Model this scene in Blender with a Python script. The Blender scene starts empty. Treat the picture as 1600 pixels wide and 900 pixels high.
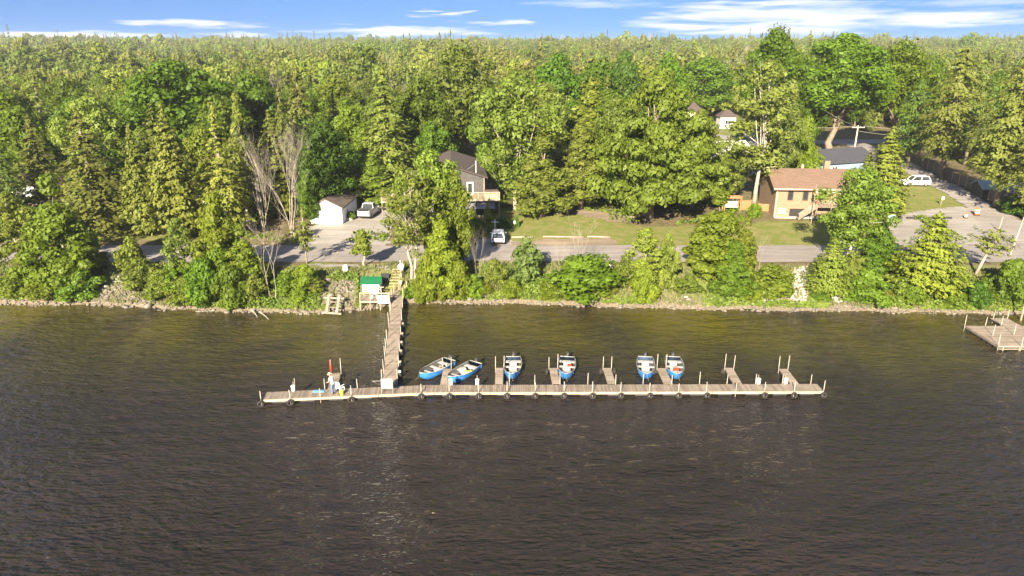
import bpy, math, random
import numpy as np
from mathutils import Vector, Matrix
R = math.radians
PI = math.pi
sc = bpy.context.scene
col = sc.collection

# ------------------------------------------------------------------ camera
CAM_H = 26.2
PITCH = R(19.1)
FPX = 1080.0
cam_d = bpy.data.cameras.new('camera')
cam_d.sensor_width = 36
cam_d.lens = 36 * FPX / 1600
cam_d.clip_start = 0.5
cam_d.clip_end = 20000
cam = bpy.data.objects.new('camera', cam_d)
cam.location = (0, 0, CAM_H)
cam.rotation_euler = (PI / 2 - PITCH, 0, 0)
col.objects.link(cam)
sc.camera = cam

# ------------------------------------------------------------------ sun and sky
SUN_EL = 25.0
SUN_TRAVEL = 17.0       # light travels towards +Y, leaning to +X by this angle
sun_d = bpy.data.lights.new('sun', 'SUN')
sun_d.energy = 4.9
sun_d.angle = R(0.55)
sun_d.color = (1.0, 0.895, 0.69)
sun = bpy.data.objects.new('sun', sun_d)
tr = Vector((math.sin(R(SUN_TRAVEL)) * math.cos(R(SUN_EL)), math.cos(R(SUN_TRAVEL)) * math.cos(R(SUN_EL)), -math.sin(R(SUN_EL))))
sun.rotation_euler = tr.to_track_quat('-Z', 'Y').to_euler()
sun.location = (-30, -60, 60)
col.objects.link(sun)

world = bpy.data.worlds.new('World')
sc.world = world
world.use_nodes = True
wn = world.node_tree
wn.nodes.clear()
def WN(t, **k):
    n = wn.nodes.new(t)
    for a, b in k.items(): setattr(n, a, b)
    return n
def wmath(op, a, b=None, c=None, clamp=False):
    n = WN('ShaderNodeMath', operation=op, use_clamp=clamp)
    for i, v in enumerate((a, b, c)):
        if v is None: continue
        if isinstance(v, (int, float)): n.inputs[i].default_value = v
        else: wn.links.new(v, n.inputs[i])
    return n.outputs[0]
tc = WN('ShaderNodeTexCoord')
sep = WN('ShaderNodeSeparateXYZ'); wn.links.new(tc.outputs['Generated'], sep.inputs[0])
dx, dy, dz = sep.outputs
sky = WN('ShaderNodeTexSky', sky_type='NISHITA')
sky.sun_disc = False
sky.sun_elevation = R(SUN_EL)
sky.sun_rotation = R(180 + SUN_TRAVEL)
sky.air_density = 1.0; sky.dust_density = 0.2; sky.ozone_density = 3.5
lift = WN('ShaderNodeVectorMath', operation='ADD'); lift.inputs[1].default_value = (0, 0, 0.46)
wn.links.new(tc.outputs['Generated'], lift.inputs[0])
nrmv = WN('ShaderNodeVectorMath', operation='NORMALIZE'); wn.links.new(lift.outputs[0], nrmv.inputs[0])
wn.links.new(nrmv.outputs[0], sky.inputs[0])
hsv = WN('ShaderNodeHueSaturation'); hsv.inputs['Saturation'].default_value = 1.10; hsv.inputs['Value'].default_value = .48; hsv.inputs['Hue'].default_value = .502
wn.links.new(sky.outputs[0], hsv.inputs['Color'])
az = wmath('ARCTAN2', dx, dy)
el = wmath('ARCSINE', wmath('MINIMUM', wmath('MAXIMUM', dz, -1.0), 1.0))
# streaky cloud noise in azimuth / elevation space
comb = WN('ShaderNodeCombineXYZ')
wn.links.new(wmath('MULTIPLY', az, 9.0), comb.inputs[0]); wn.links.new(wmath('MULTIPLY', el, 110.0), comb.inputs[1])
nz = WN('ShaderNodeTexNoise'); nz.inputs['Scale'].default_value = 1.0; nz.inputs['Detail'].default_value = 7; nz.inputs['Roughness'].default_value = 0.58; nz.inputs['Distortion'].default_value = 0.5
wn.links.new(comb.outputs[0], nz.inputs['Vector'])
streak = nz.outputs[0]
wcomb = WN('ShaderNodeCombineXYZ'); wn.links.new(wmath('MULTIPLY', az, 14.0), wcomb.inputs[0]); wn.links.new(wmath('MULTIPLY', el, 160.0), wcomb.inputs[1])
wz = WN('ShaderNodeTexNoise'); wz.inputs['Scale'].default_value = 1.0; wz.inputs['Detail'].default_value = 5; wn.links.new(wcomb.outputs[0], wz.inputs['Vector'])
wsep = WN('ShaderNodeSeparateColor'); wn.links.new(wz.outputs['Color'], wsep.inputs[0])
azr, elr = az, el
az = wmath('ADD', az, wmath('MULTIPLY_ADD', wsep.outputs[0], .22, -.11))
el = wmath('ADD', el, wmath('MULTIPLY_ADD', wsep.outputs[1], .016, -.008))
def pxaz(x): return math.atan((x - 800) / FPX / math.cos(PITCH) * 0.97)
def pxel(y): return R(19.1 - 19.1) + math.atan((450 - y) / FPX) - PITCH
clouds = [  # cx, cy, half width, half height, strength
    (1165, 36, 215, 24, 1.35), (1150, 12, 190, 7, .9), (1420, 36, 230, 13, .95), (1570, 30, 130, 10, .8),
    (640, 49, 150, 9, 1.15), (700, 22, 48, 6.5, .9), (350, 40, 110, 5.5, .95), (400, 53, 70, 5, .8), (785, 35, 55, 6, .8),
    (110, 58, 200, 7, 1.15), (1480, 14, 120, 6, .4), (930, 6, 130, 6, .5)]
acc = None
for cx, cy, hw, hh, st in clouds:
    a0 = pxaz(cx); e0 = pxel(cy)
    wa = hw / FPX * 0.9; we = hh / FPX * 0.9
    ux = wmath('DIVIDE', wmath('SUBTRACT', az, a0), wa)
    uy = wmath('DIVIDE', wmath('SUBTRACT', el, e0), we)
    d2 = wmath('ADD', wmath('MULTIPLY', ux, ux), wmath('MULTIPLY', uy, uy))
    m = wmath('MULTIPLY', wmath('SUBTRACT', 1.0, d2), st, clamp=True)
    acc = m if acc is None else wmath('MAXIMUM', acc, m)
loc = wmath('MULTIPLY', acc, wmath('MULTIPLY_ADD', streak, 4.6, -1.45, clamp=True))
# high scattered cloud over the rest of the sky, as the strip in view suggests
div = wmath('ADD', wmath('MAXIMUM', dz, 0.0), 0.12)
comb2 = WN('ShaderNodeCombineXYZ')
wn.links.new(wmath('DIVIDE', dx, div), comb2.inputs[0]); wn.links.new(wmath('DIVIDE', dy, div), comb2.inputs[1])
nz2 = WN('ShaderNodeTexNoise'); nz2.inputs['Scale'].default_value = 0.9; nz2.inputs['Detail'].default_value = 6; nz2.inputs['Roughness'].default_value = 0.6
wn.links.new(comb2.outputs[0], nz2.inputs['Vector'])
gen = wmath('MULTIPLY_ADD', nz2.outputs[0], 3.5, -1.55, clamp=True)
gen = wmath('MULTIPLY', gen, wmath('MULTIPLY_ADD', elr, 6.0, -0.55, clamp=True))
cl = wmath('MAXIMUM', loc, wmath('MULTIPLY', gen, 0.8))
mixc = WN('ShaderNodeMix', data_type='RGBA')
wn.links.new(cl, mixc.inputs[0]); wn.links.new(hsv.outputs[0], mixc.inputs[6]); mixc.inputs[7].default_value = (2.1, 2.1, 2.25, 1)
bg = WN('ShaderNodeBackground'); bg.inputs[1].default_value = 0.115
wn.links.new(mixc.outputs[2], bg.inputs[0])
wo = WN('ShaderNodeOutputWorld'); wn.links.new(bg.outputs[0], wo.inputs[0])

sc.view_settings.view_transform = 'Standard'
sc.view_settings.look = 'None'
sc.view_settings.exposure = 2.3
sc.view_settings.gamma = 1.0

# ------------------------------------------------------------------ helpers
rng = np.random.default_rng(7)
random.seed(7)

def sstep(a, b, x):
    t = np.clip((x - a) / (b - a), 0, 1)
    return t * t * (3 - 2 * t)

SH_PX = [(-400, 474), (0, 474), (150, 477), (300, 484), (480, 489), (560, 483), (640, 474), (800, 474), (1000, 480), (1200, 485), (1400, 487), (1600, 490), (2000, 492)]
def ray(px, py):
    x = (px - 800) / FPX; y = -(py - 450) / FPX
    return Vector((x, math.cos(PITCH) + y * math.sin(PITCH), -math.sin(PITCH) + y * math.cos(PITCH)))
def Pz(px, py, z):
    d = ray(px, py); t = (z - CAM_H) / d.z
    return Vector((0, 0, CAM_H)) + d * t
sh = [Pz(a, b, 0.0) for a, b in SH_PX]
SHX = np.array([-3000] + [p.x for p in sh] + [3000]); SHY = np.array([sh[0].y] + [p.y for p in sh] + [sh[-1].y])

def vnoise(x, y, s, seed=0):
    # cheap smooth value noise
    x = np.asarray(x, float) / s + seed * 17.3; y = np.asarray(y, float) / s + seed * 9.1
    xi = np.floor(x); yi = np.floor(y); fx = x - xi; fy = y - yi
    fx = fx * fx * (3 - 2 * fx); fy = fy * fy * (3 - 2 * fy)
    def h(a, b):
        v = np.sin(a * 127.1 + b * 311.7 + seed * 74.7) * 43758.5453
        return v - np.floor(v)
    return (h(xi, yi) * (1 - fx) + h(xi + 1, yi) * fx) * (1 - fy) + (h(xi, yi + 1) * (1 - fx) + h(xi + 1, yi + 1) * fx) * fy

def shore(x): 
    return np.interp(x, SHX, SHY) + 0.7 * (vnoise(x, np.zeros_like(np.asarray(x, float)), 3.1, 3) - .5)
def H(x, y):
    x = np.asarray(x, float); y = np.asarray(y, float)
    ys = shore(x)
    d = y - ys
    bed = np.maximum(d * 0.32, -2.6)
    width = np.maximum(77.6 - ys, 3.0)
    t = np.clip(d / width, 0, 1)
    bank = 2.35 * (1 - (1 - t) ** 1.7) + np.where((t > 0) & (t < 1), 0.28 * (vnoise(x, y, 1.7, 5) - .5) * np.sin(np.pi * t), 0)
    up = np.interp(y, [86, 116, 250, 1000, 2600, 4000], [0, 1.45, 2.9, 17, 30, 30])
    far = sstep(300, 900, y) * (10 * (vnoise(x, y, 300, 8) - .5) + 5 * (vnoise(x, y, 110, 9) - .5) + 2.5 * sstep(100, -700, x))
    lump = sstep(88, 120, y) * 0.35 * (vnoise(x, y, 9, 2) - .5)
    return np.where(d < 0, bed, bank + up + far + lump)
def Hs(x, y): return float(H(x, y))
def P(px, py, dz=0.0):
    z = 3.0
    for _ in range(14):
        p = Pz(px, py, z + dz); z = 0.5 * z + 0.5 * Hs(p.x, p.y)
    p = Pz(px, py, z + dz)
    return p
def Xat(px, D, z):
    depth = D * math.cos(PITCH) + (CAM_H - z) * math.sin(PITCH)
    return (px - 800) / FPX * depth
def Ztop(py, D):
    return CAM_H - D * math.tan(PITCH - math.atan((450 - py) / FPX))

def link(o, parent=None):
    col.objects.link(o)
    if parent is not None: o.parent = parent
    return o
def tag(o, label=None, cat=None, group=None, kind=None):
    if label: o['label'] = label
    if cat: o['category'] = cat
    if group: o['group'] = group
    if kind: o['kind'] = kind
    return o
def thing(name, loc, label, cat, rz=0, group=None):
    o = bpy.data.objects.new(name, None)
    o.empty_display_size = 0.3
    o.location = loc; o.rotation_euler = (0, 0, rz)
    link(o); return tag(o, label, cat, group)

class MB:
    def __init__(s): s.v = []; s.f = []; s.m = []
    def add(s, vs, fs, mi=0):
        n = len(s.v); s.v += [tuple(v) for v in vs]
        for f in fs: s.f.append(tuple(i + n for i in f)); s.m.append(mi)
        return s
    def box(s, cx, cy, cz, sx, sy, sz, rz=0, mi=0, tilt=None):
        M = Matrix.Rotation(rz, 3, 'Z')
        if tilt is not None: M = M @ tilt
        vs = []
        for k in (-.5, .5):
            for j in (-.5, .5):
                for i in (-.5, .5):
                    vs.append(Vector((cx, cy, cz)) + M @ Vector((i * sx, j * sy, k * sz)))
        return s.add(vs, [(0, 2, 3, 1), (4, 5, 7, 6), (0, 1, 5, 4), (2, 6, 7, 3), (0, 4, 6, 2), (1, 3, 7, 5)], mi)
    def bar(s, a, b, w, h, mi=0, up=(0, 0, 1)):
        a = Vector(a); b = Vector(b); d = (b - a)
        L = d.length; d.normalize(); u = Vector(up)
        if abs(d.dot(u)) > .95: u = Vector((0, 1, 0))
        r = d.cross(u).normalized(); u2 = r.cross(d).normalized()
        vs = []
        for q in (a, b):
            for i, j in ((-1, -1), (1, -1), (1, 1), (-1, 1)):
                vs.append(q + r * i * w / 2 + u2 * j * h / 2)
        return s.add(vs, [(0, 1, 2, 3), (7, 6, 5, 4), (0, 4, 5, 1), (1, 5, 6, 2), (2, 6, 7, 3), (3, 7, 4, 0)], mi)
    def tube(s, pts, rad, n=8, mi=0, cap=True):
        pts = [Vector(p) for p in pts]
        base = len(s.v); N = len(pts)
        if not hasattr(rad, '__len__'): rad = [rad] * N
        for i, p in enumerate(pts):
            d = (pts[min(i + 1, N - 1)] - pts[max(i - 1, 0)]).normalized()
            u = Vector((0, 0, 1)) if abs(d.z) < .9 else Vector((1, 0, 0))
            r = d.cross(u).normalized(); u2 = r.cross(d)
            for k in range(n):
                a = 2 * PI * k / n
                s.v.append(tuple(p + (r * math.cos(a) + u2 * math.sin(a)) * rad[i]))
        for i in range(N - 1):
            for k in range(n):
                a = base + i * n + k; b = base + i * n + (k + 1) % n
                s.f.append((a, b, b + n, a + n)); s.m.append(mi)
        if cap:
            s.f.append(tuple(base + k for k in range(n))[::-1]); s.m.append(mi)
            s.f.append(tuple(base + (N - 1) * n + k for k in range(n))); s.m.append(mi)
        return s
    def torus(s, c, axis, R_, r, n=18, m=8, mi=0):
        axis = Vector(axis).normalized()
        u = Vector((0, 0, 1)) if abs(axis.z) < .9 else Vector((1, 0, 0))
        a1 = axis.cross(u).normalized(); a2 = axis.cross(a1)
        base = len(s.v)
        for i in range(n):
            t = 2 * PI * i / n; e = a1 * math.cos(t) + a2 * math.sin(t)
            for j in range(m):
                q = 2 * PI * j / m
                s.v.append(tuple(Vector(c) + e * (R_ + r * math.cos(q)) + axis * r * 1.25 * math.sin(q)))
        for i in range(n):
            for j in range(m):
                s.f.append((base + i * m + j, base + ((i + 1) % n) * m + j, base + ((i + 1) % n) * m + (j + 1) % m, base + i * m + (j + 1) % m)); s.m.append(mi)
        return s
    def ball(s, c, rx, ry, rz, n=10, m=7, mi=0):
        base = len(s.v)
        for i in range(m + 1):
            th = PI * i / m
            for j in range(n):
                ph = 2 * PI * j / n
                s.v.append((c[0] + rx * math.sin(th) * math.cos(ph), c[1] + ry * math.sin(th) * math.sin(ph), c[2] + rz * math.cos(th)))
        for i in range(m):
            for j in range(n):
                s.f.append((base + i * n + j, base + (i + 1) * n + j, base + (i + 1) * n + (j + 1) % n, base + i * n + (j + 1) % n)); s.m.append(mi)
        return s
    def poly(s, vs, mi=0): return s.add(vs, [tuple(range(len(vs)))], mi)
    def mesh(s, name, mats, smooth=False):
        me = bpy.data.meshes.new(name)
        me.from_pydata(s.v, [], s.f)
        if not isinstance(mats, (list, tuple)): mats = [mats]
        for m in mats: me.materials.append(m)
        me.polygons.foreach_set('material_index', s.m)
        if smooth: me.polygons.foreach_set('use_smooth', [True] * len(s.f))
        me.update(); return me
    def build(s, name, mats, parent=None, smooth=False, bevel=0):
        o = bpy.data.objects.new(name, s.mesh(name, mats, smooth))
        if bevel:
            b = o.modifiers.new('bevel', 'BEVEL'); b.width = bevel; b.segments = 2; b.limit_method = 'ANGLE'
        return link(o, parent)

def np_mesh(name, V, F, mats, midx=None, smooth=False):
    me = bpy.data.meshes.new(name)
    k = F.shape[1]
    me.vertices.add(len(V)); me.vertices.foreach_set('co', np.ascontiguousarray(V, dtype=np.float32).ravel())
    me.loops.add(F.size); me.loops.foreach_set('vertex_index', np.ascontiguousarray(F, dtype=np.int32).ravel())
    me.polygons.add(len(F)); me.polygons.foreach_set('loop_start', np.arange(0, F.size, k, dtype=np.int32))
    try: me.polygons.foreach_set('loop_total', np.full(len(F), k, dtype=np.int32))
    except Exception: pass
    for m in (mats if isinstance(mats, (list, tuple)) else [mats]): me.materials.append(m)
    if midx is not None: me.polygons.foreach_set('material_index', midx.astype(np.int32))
    if smooth: me.polygons.foreach_set('use_smooth', np.ones(len(F), dtype=bool))
    me.update(calc_edges=True); me.validate()
    return me

# ------------------------------------------------------------------ materials
MATS = {}
def newmat(name):
    m = bpy.data.materials.new(name); m.use_nodes = True
    m.node_tree.nodes.clear(); MATS[name] = m
    return m, m.node_tree
def mat(name, c, c2=None, rough=.75, scale=6, detail=4, metal=0, bump=0, bscale=None, stretch=(1, 1, 1), coords='Object', spec=.4, lo=.35, hi=.65):
    m, nt = newmat(name); N = nt.nodes; L = nt.links
    bs = N.new('ShaderNodeBsdfPrincipled'); out = N.new('ShaderNodeOutputMaterial'); L.new(bs.outputs[0], out.inputs[0])
    bs.inputs['Roughness'].default_value = rough; bs.inputs['Metallic'].default_value = metal
    bs.inputs['Specular IOR Level'].default_value = spec
    t = N.new('ShaderNodeTexCoord'); mp = N.new('ShaderNodeMapping'); mp.inputs['Scale'].default_value = stretch
    L.new(t.outputs[coords], mp.inputs[0])
    nz = N.new('ShaderNodeTexNoise'); nz.inputs['Scale'].default_value = scale; nz.inputs['Detail'].default_value = detail; nz.inputs['Roughness'].default_value = .6
    L.new(mp.outputs[0], nz.inputs['Vector'])
    c2 = c2 or tuple(x * .72 for x in c)
    rp = N.new('ShaderNodeValToRGB'); rp.color_ramp.elements[0].position = lo; rp.color_ramp.elements[1].position = hi
    rp.color_ramp.elements[0].color = (*c2, 1); rp.color_ramp.elements[1].color = (*c, 1)
    L.new(nz.outputs[0], rp.inputs[0]); L.new(rp.outputs[0], bs.inputs['Base Color'])
    if bump:
        nb = N.new('ShaderNodeTexNoise'); nb.inputs['Scale'].default_value = bscale or scale * 4; nb.inputs['Detail'].default_value = 4
        L.new(mp.outputs[0], nb.inputs['Vector'])
        b = N.new('ShaderNodeBump'); b.inputs['Strength'].default_value = 1; b.inputs['Distance'].default_value = bump
        L.new(nb.outputs[0], b.inputs['Height']); L.new(b.outputs[0], bs.inputs['Normal'])
    return m

def leafmat(name, c1, c2, trans=.32, scale=.8, rnd=.35):
    m, nt = newmat(name); N = nt.nodes; L = nt.links
    out = N.new('ShaderNodeOutputMaterial')
    t = N.new('ShaderNodeTexCoord')
    nz = N.new('ShaderNodeTexNoise'); nz.inputs['Scale'].default_value = scale; nz.inputs['Detail'].default_value = 5; nz.inputs['Roughness'].default_value = .7
    L.new(t.outputs['Object'], nz.inputs['Vector'])
    rp = N.new('ShaderNodeValToRGB'); rp.color_ramp.elements[0].position = .33; rp.color_ramp.elements[1].position = .67
    rp.color_ramp.elements[0].color = (*c1, 1); rp.color_ramp.elements[1].color = (*c2, 1)
    L.new(nz.outputs[0], rp.inputs[0])
    oi = N.new('ShaderNodeObjectInfo')
    mx = N.new('ShaderNodeMix'); mx.data_type = 'RGBA'; mx.blend_type = 'MULTIPLY'; mx.inputs[0].default_value = 1
    L.new(rp.outputs[0], mx.inputs[6]); L.new(oi.outputs['Color'], mx.inputs[7])
    hs = N.new('ShaderNodeHueSaturation')
    ma = N.new('ShaderNodeMath'); ma.operation = 'MULTIPLY_ADD'; ma.inputs[1].default_value = .028; ma.inputs[2].default_value = .482
    L.new(oi.outputs['Random'], ma.inputs[0]); L.new(ma.outputs[0], hs.inputs['Hue'])
    mv = N.new('ShaderNodeMath'); mv.operation = 'MULTIPLY'; mv.inputs[1].default_value = 7.13
    L.new(oi.outputs['Random'], mv.inputs[0])
    mf = N.new('ShaderNodeMath'); mf.operation = 'FRACT'; L.new(mv.outputs[0], mf.inputs[0])
    mw = N.new('ShaderNodeMath'); mw.operation = 'MULTIPLY_ADD'; mw.inputs[1].default_value = rnd; mw.inputs[2].default_value = 1 - rnd / 2
    L.new(mf.outputs[0], mw.inputs[0]); L.new(mw.outputs[0], hs.inputs['Value'])
    L.new(mx.outputs[2], hs.inputs['Color'])
    d = N.new('ShaderNodeBsdfPrincipled'); d.inputs['Roughness'].default_value = .55; d.inputs['Specular IOR Level'].default_value = .25
    tl = N.new('ShaderNodeBsdfTranslucent')
    L.new(hs.outputs[0], d.inputs['Base Color']); L.new(hs.outputs[0], tl.inputs[0])
    ms = N.new('ShaderNodeMixShader'); ms.inputs[0].default_value = trans
    L.new(d.outputs[0], ms.inputs[1]); L.new(tl.outputs[0], ms.inputs[2]); L.new(ms.outputs[0], out.inputs[0])
    return m

LEAF = leafmat('leaf_green', (.070, .106, .010), (.138, .186, .017), trans=.52)
LEAFB = leafmat('leaf_bright', (.092, .134, .011), (.170, .222, .021), trans=.52)
LEAFO = leafmat('leaf_olive', (.102, .140, .020), (.178, .222, .034), trans=.5)
NEEDLE = leafmat('needle_olive', (.100, .122, .020), (.180, .200, .036), trans=.42)
CEDAR = leafmat('needle_cedar', (.098, .130, .019), (.180, .214, .034), trans=.45)
BARK = mat('bark', (.20, .155, .11), (.09, .07, .05), scale=3, stretch=(3, 3, .6), bump=.02)
BIRCH = mat('pale_bark', (.33, .29, .23), (.16, .135, .10), scale=3, stretch=(1, 1, 3), bump=.01)
TWIG = mat('bare_twig', (.30, .255, .21), (.18, .15, .12), scale=2)

WOOD = mat('weathered_wood', (.27, .205, .15), (.16, .12, .085), scale=2.2, stretch=(1, 1, 1), bump=.006, lo=.3, hi=.7)
WOOD2 = mat('grey_plank', (.22, .175, .135), (.145, .112, .083), scale=1.3, bump=.005, lo=.3, hi=.7)
FASCIA = mat('pale_fascia_board', (.30, .25, .19), (.20, .165, .125), scale=1.2, stretch=(1, 6, 6))
CEDARWOOD = mat('orange_cedar_wood', (.30, .15, .06), (.20, .10, .04), scale=4, stretch=(1, 1, 5))
YWOOD = mat('yellow_stair_wood', (.30, .24, .11), (.22, .165, .07), scale=4)
POLEW = mat('pole_wood', (.48, .40, .30), (.30, .24, .17), scale=3, stretch=(3, 3, .5))
WHITE = mat('white_paint', (.80, .79, .76), (.68, .67, .64), rough=.5, scale=2)
SIDING = mat('white_siding', (.78, .78, .78), (.66, .66, .67), rough=.6, scale=1.5)
GREYW = mat('grey_siding', (.062, .055, .052), (.046, .041, .039), scale=2)
BRICK = mat('tan_brick', (.25, .165, .10), (.18, .12, .072), scale=5, bump=.01)
ROOFB = mat('brown_shingle', (.160, .098, .066), (.13, .080, .054), scale=3, bump=.02, bscale=14, rough=.9)
ROOFD = mat('dark_brown_shingle', (.075, .052, .046), (.05, .036, .033), scale=3, bump=.02, bscale=14, rough=.9)
ROOFK = mat('charcoal_shingle', (.050, .048, .060), (.035, .033, .042), scale=3, bump=.02, bscale=14, rough=.9)
ROOFM = mat('umber_shingle', (.135, .10, .075), (.085, .06, .045), scale=1.2, bump=.02, bscale=14, rough=.9)
def courses(m, sc_, w_, h_, mortar, dark):
    nt = m.node_tree; N = nt.nodes; L = nt.links
    bs = [n for n in N if n.bl_idname == 'ShaderNodeBsdfPrincipled'][0]; src_ = bs.inputs['Base Color'].links[0].from_socket
    t = N.new('ShaderNodeTexCoord'); sp = N.new('ShaderNodeSeparateXYZ'); L.new(t.outputs['Object'], sp.inputs[0])
    ad = N.new('ShaderNodeMath'); ad.operation = 'ADD'; L.new(sp.outputs[0], ad.inputs[0]); L.new(sp.outputs[1], ad.inputs[1])
    cb = N.new('ShaderNodeCombineXYZ'); L.new(ad.outputs[0], cb.inputs[0]); L.new(sp.outputs[2], cb.inputs[1])
    b = N.new('ShaderNodeTexBrick'); b.inputs['Scale'].default_value = sc_; b.inputs['Brick Width'].default_value = w_; b.inputs['Row Height'].default_value = h_; b.inputs['Mortar Size'].default_value = mortar
    b.inputs['Color1'].default_value = (1, 1, 1, 1); b.inputs['Color2'].default_value = (dark, dark, dark, 1); b.inputs['Mortar'].default_value = (dark * .8,) * 3 + (1,)
    L.new(cb.outputs[0], b.inputs['Vector']); x = N.new('ShaderNodeMix'); x.data_type = 'RGBA'; x.blend_type = 'MULTIPLY'; x.inputs[0].default_value = 1
    L.new(src_, x.inputs[6]); L.new(b.outputs['Color'], x.inputs[7]); L.new(x.outputs[2], bs.inputs['Base Color'])
courses(BRICK, 1, .42, .16, .015, .80)
for m_ in (ROOFB, ROOFD, ROOFK, ROOFM): courses(m_, 1, .7, .14, .012, .82)
courses(GREYW, 1, 3.1, .18, .015, .85)
BLUEW = mat('blue_grey_siding', (.18, .25, .31), (.14, .20, .25), scale=3)
GREENR = mat('green_metal_roof', (.009, .10, .035), (.007, .07, .026), rough=.45, scale=2)
GLASS = mat('dark_glass', (.030, .032, .036), (.018, .018, .02), rough=.12, scale=2, spec=.8)
DARK = mat('dark_void', (.02, .018, .016), rough=.9)
RUBBER = mat('tyre_rubber', (.022, .019, .017), (.012, .010, .009), rough=.8, scale=5, bump=.008)
STEEL = mat('galvanised_steel', (.28, .25, .21), (.20, .175, .145), rough=.5, scale=6, metal=.2)
ALU = mat('aluminium_liner', (.13, .12, .11), (.08, .074, .068), rough=.45, scale=5, metal=.3)
BLUE = mat('blue_hull_paint', (.035, .175, .44), (.028, .14, .36), rough=.3, scale=3)
BENCH = mat('white_bench', (.32, .31, .29), (.22, .205, .19), rough=.5, scale=6)
RED = mat('red_plastic', (.60, .04, .02), rough=.4)
YELLOW = mat('yellow_plastic', (.75, .62, .05), rough=.4)
ORANGE = mat('orange_plastic', (.72, .14, .03), rough=.45)
BLUEP = mat('blue_fabric', (.10, .25, .42), rough=.8)
CARW = mat('white_car_paint', (.80, .80, .81), (.78, .78, .79), rough=.22, spec=.6)
CARS = mat('silver_car_paint', (.42, .41, .40), (.40, .39, .38), rough=.28, metal=.3)
CARD = mat('dark_trim', (.035, .035, .037), rough=.6)
RIM = mat('alloy_rim', (.5, .5, .52), rough=.3, metal=.7)
TAIL = mat('tail_lamp_red', (.35, .01, .01), rough=.2)
LAMP = mat('headlamp_lens', (.75, .76, .78), rough=.1)
SKIN = mat('skin', (.52, .29, .19), rough=.6)
SHIRT = mat('pale_blue_shirt', (.38, .55, .68), (.32, .47, .60), rough=.8, scale=12)
JEANS = mat('blue_jeans', (.10, .14, .22), (.07, .10, .17), rough=.9, scale=12)
STRAW = mat('straw_hat', (.62, .50, .32), rough=.8)
HAIR = mat('brown_hair', (.06, .04, .025), rough=.8)
ROCK = mat('shore_rock', (.165, .14, .11), (.07, .056, .042), scale=2.2, bump=.03)
ROCKW = mat('pale_boulder', (.34, .31, .27), (.20, .175, .15), scale=3, bump=.03)
PINKC = mat('red_curtain', (.45, .10, .10), (.55, .38, .36), rough=.8, scale=4)
TEAL = mat('teal_metal_roof', (.20, .27, .28), (.15, .21, .22), scale=1.2, rough=.5)
FENCEW = mat('fence_board', (.19, .145, .115), (.115, .085, .068), scale=3, stretch=(4, 4, .6))
TANW = mat('tan_wall', (.50, .38, .24), rough=.8)
BLACKT = mat('black_timber', (.028, .027, .028), rough=.8)
CONC = mat('concrete', (.42, .38, .33), (.32, .29, .25), scale=3)
SIGNB = mat('pale_blue_sign', (.22, .32, .38), rough=.5)

def asphalt(name, c, c2, c3):
    m, nt = newmat(name); N = nt.nodes; L = nt.links
    bs = N.new('ShaderNodeBsdfPrincipled'); out = N.new('ShaderNodeOutputMaterial'); L.new(bs.outputs[0], out.inputs[0])
    bs.inputs['Roughness'].default_value = .9
    t = N.new('ShaderNodeTexCoord')
    a = N.new('ShaderNodeTexNoise'); a.inputs['Scale'].default_value = .22; a.inputs['Detail'].default_value = 5; L.new(t.outputs['Object'], a.inputs['Vector'])
    b = N.new('ShaderNodeTexNoise'); b.inputs['Scale'].default_value = 6; b.inputs['Detail'].default_value = 4; b.inputs['Roughness'].default_value = .8; L.new(t.outputs['Object'], b.inputs['Vector'])
    r = N.new('ShaderNodeValToRGB'); e = r.color_ramp.elements
    e[0].position = .35; e[0].color = (*c2, 1); e[1].position = .62; e[1].color = (*c, 1)
    L.new(a.outputs[0], r.inputs[0])
    mx = N.new('ShaderNodeMix'); mx.data_type = 'RGBA'; L.new(r.outputs[0], mx.inputs[6]); mx.inputs[7].default_value = (*c3, 1)
    rr = N.new('ShaderNodeMath'); rr.operation = 'MULTIPLY_ADD'; rr.inputs[1].default_value = 2.2; rr.inputs[2].default_value = -.85; rr.use_clamp = True
    L.new(b.outputs[0], rr.inputs[0]); L.new(rr.outputs[0], mx.inputs[0]); L.new(mx.outputs[2], bs.inputs['Base Color'])
    wv = N.new('ShaderNodeTexNoise'); wv.inputs['Scale'].default_value = .8; wv.inputs['Detail'].default_value = 6; wv.inputs['Distortion'].default_value = 1.5
    mpw = N.new('ShaderNodeMapping'); mpw.inputs['Scale'].default_value = (.12, 1.3, 1); L.new(t.outputs['Object'], mpw.inputs[0]); L.new(mpw.outputs[0], wv.inputs['Vector'])
    wr = N.new('ShaderNodeMath'); wr.operation = 'MULTIPLY_ADD'; wr.inputs[1].default_value = 1.5; wr.inputs[2].default_value = .18; L.new(wv.outputs[0], wr.inputs[0])
    wm = N.new('ShaderNodeMix'); wm.data_type = 'RGBA'; wm.blend_type = 'MULTIPLY'; wm.inputs[0].default_value = .75
    L.new(mx.outputs[2], wm.inputs[6]); L.new(wr.outputs[0], wm.inputs[7]); L.new(wm.outputs[2], bs.inputs['Base Color'])
    bp = N.new('ShaderNodeBump'); bp.inputs['Distance'].default_value = .03; L.new(b.outputs[0], bp.inputs['Height']); L.new(bp.outputs[0], bs.inputs['Normal'])
    return m
ROAD = asphalt('road_asphalt', (.205, .175, .155), (.145, .125, .112), (.26, .225, .20))
GRAVEL = asphalt('gravel', (.22, .195, .17), (.155, .135, .115), (.28, .25, .22))
DIRT = asphalt('dirt', (.19, .135, .09), (.13, .095, .06), (.23, .18, .125))

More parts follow.
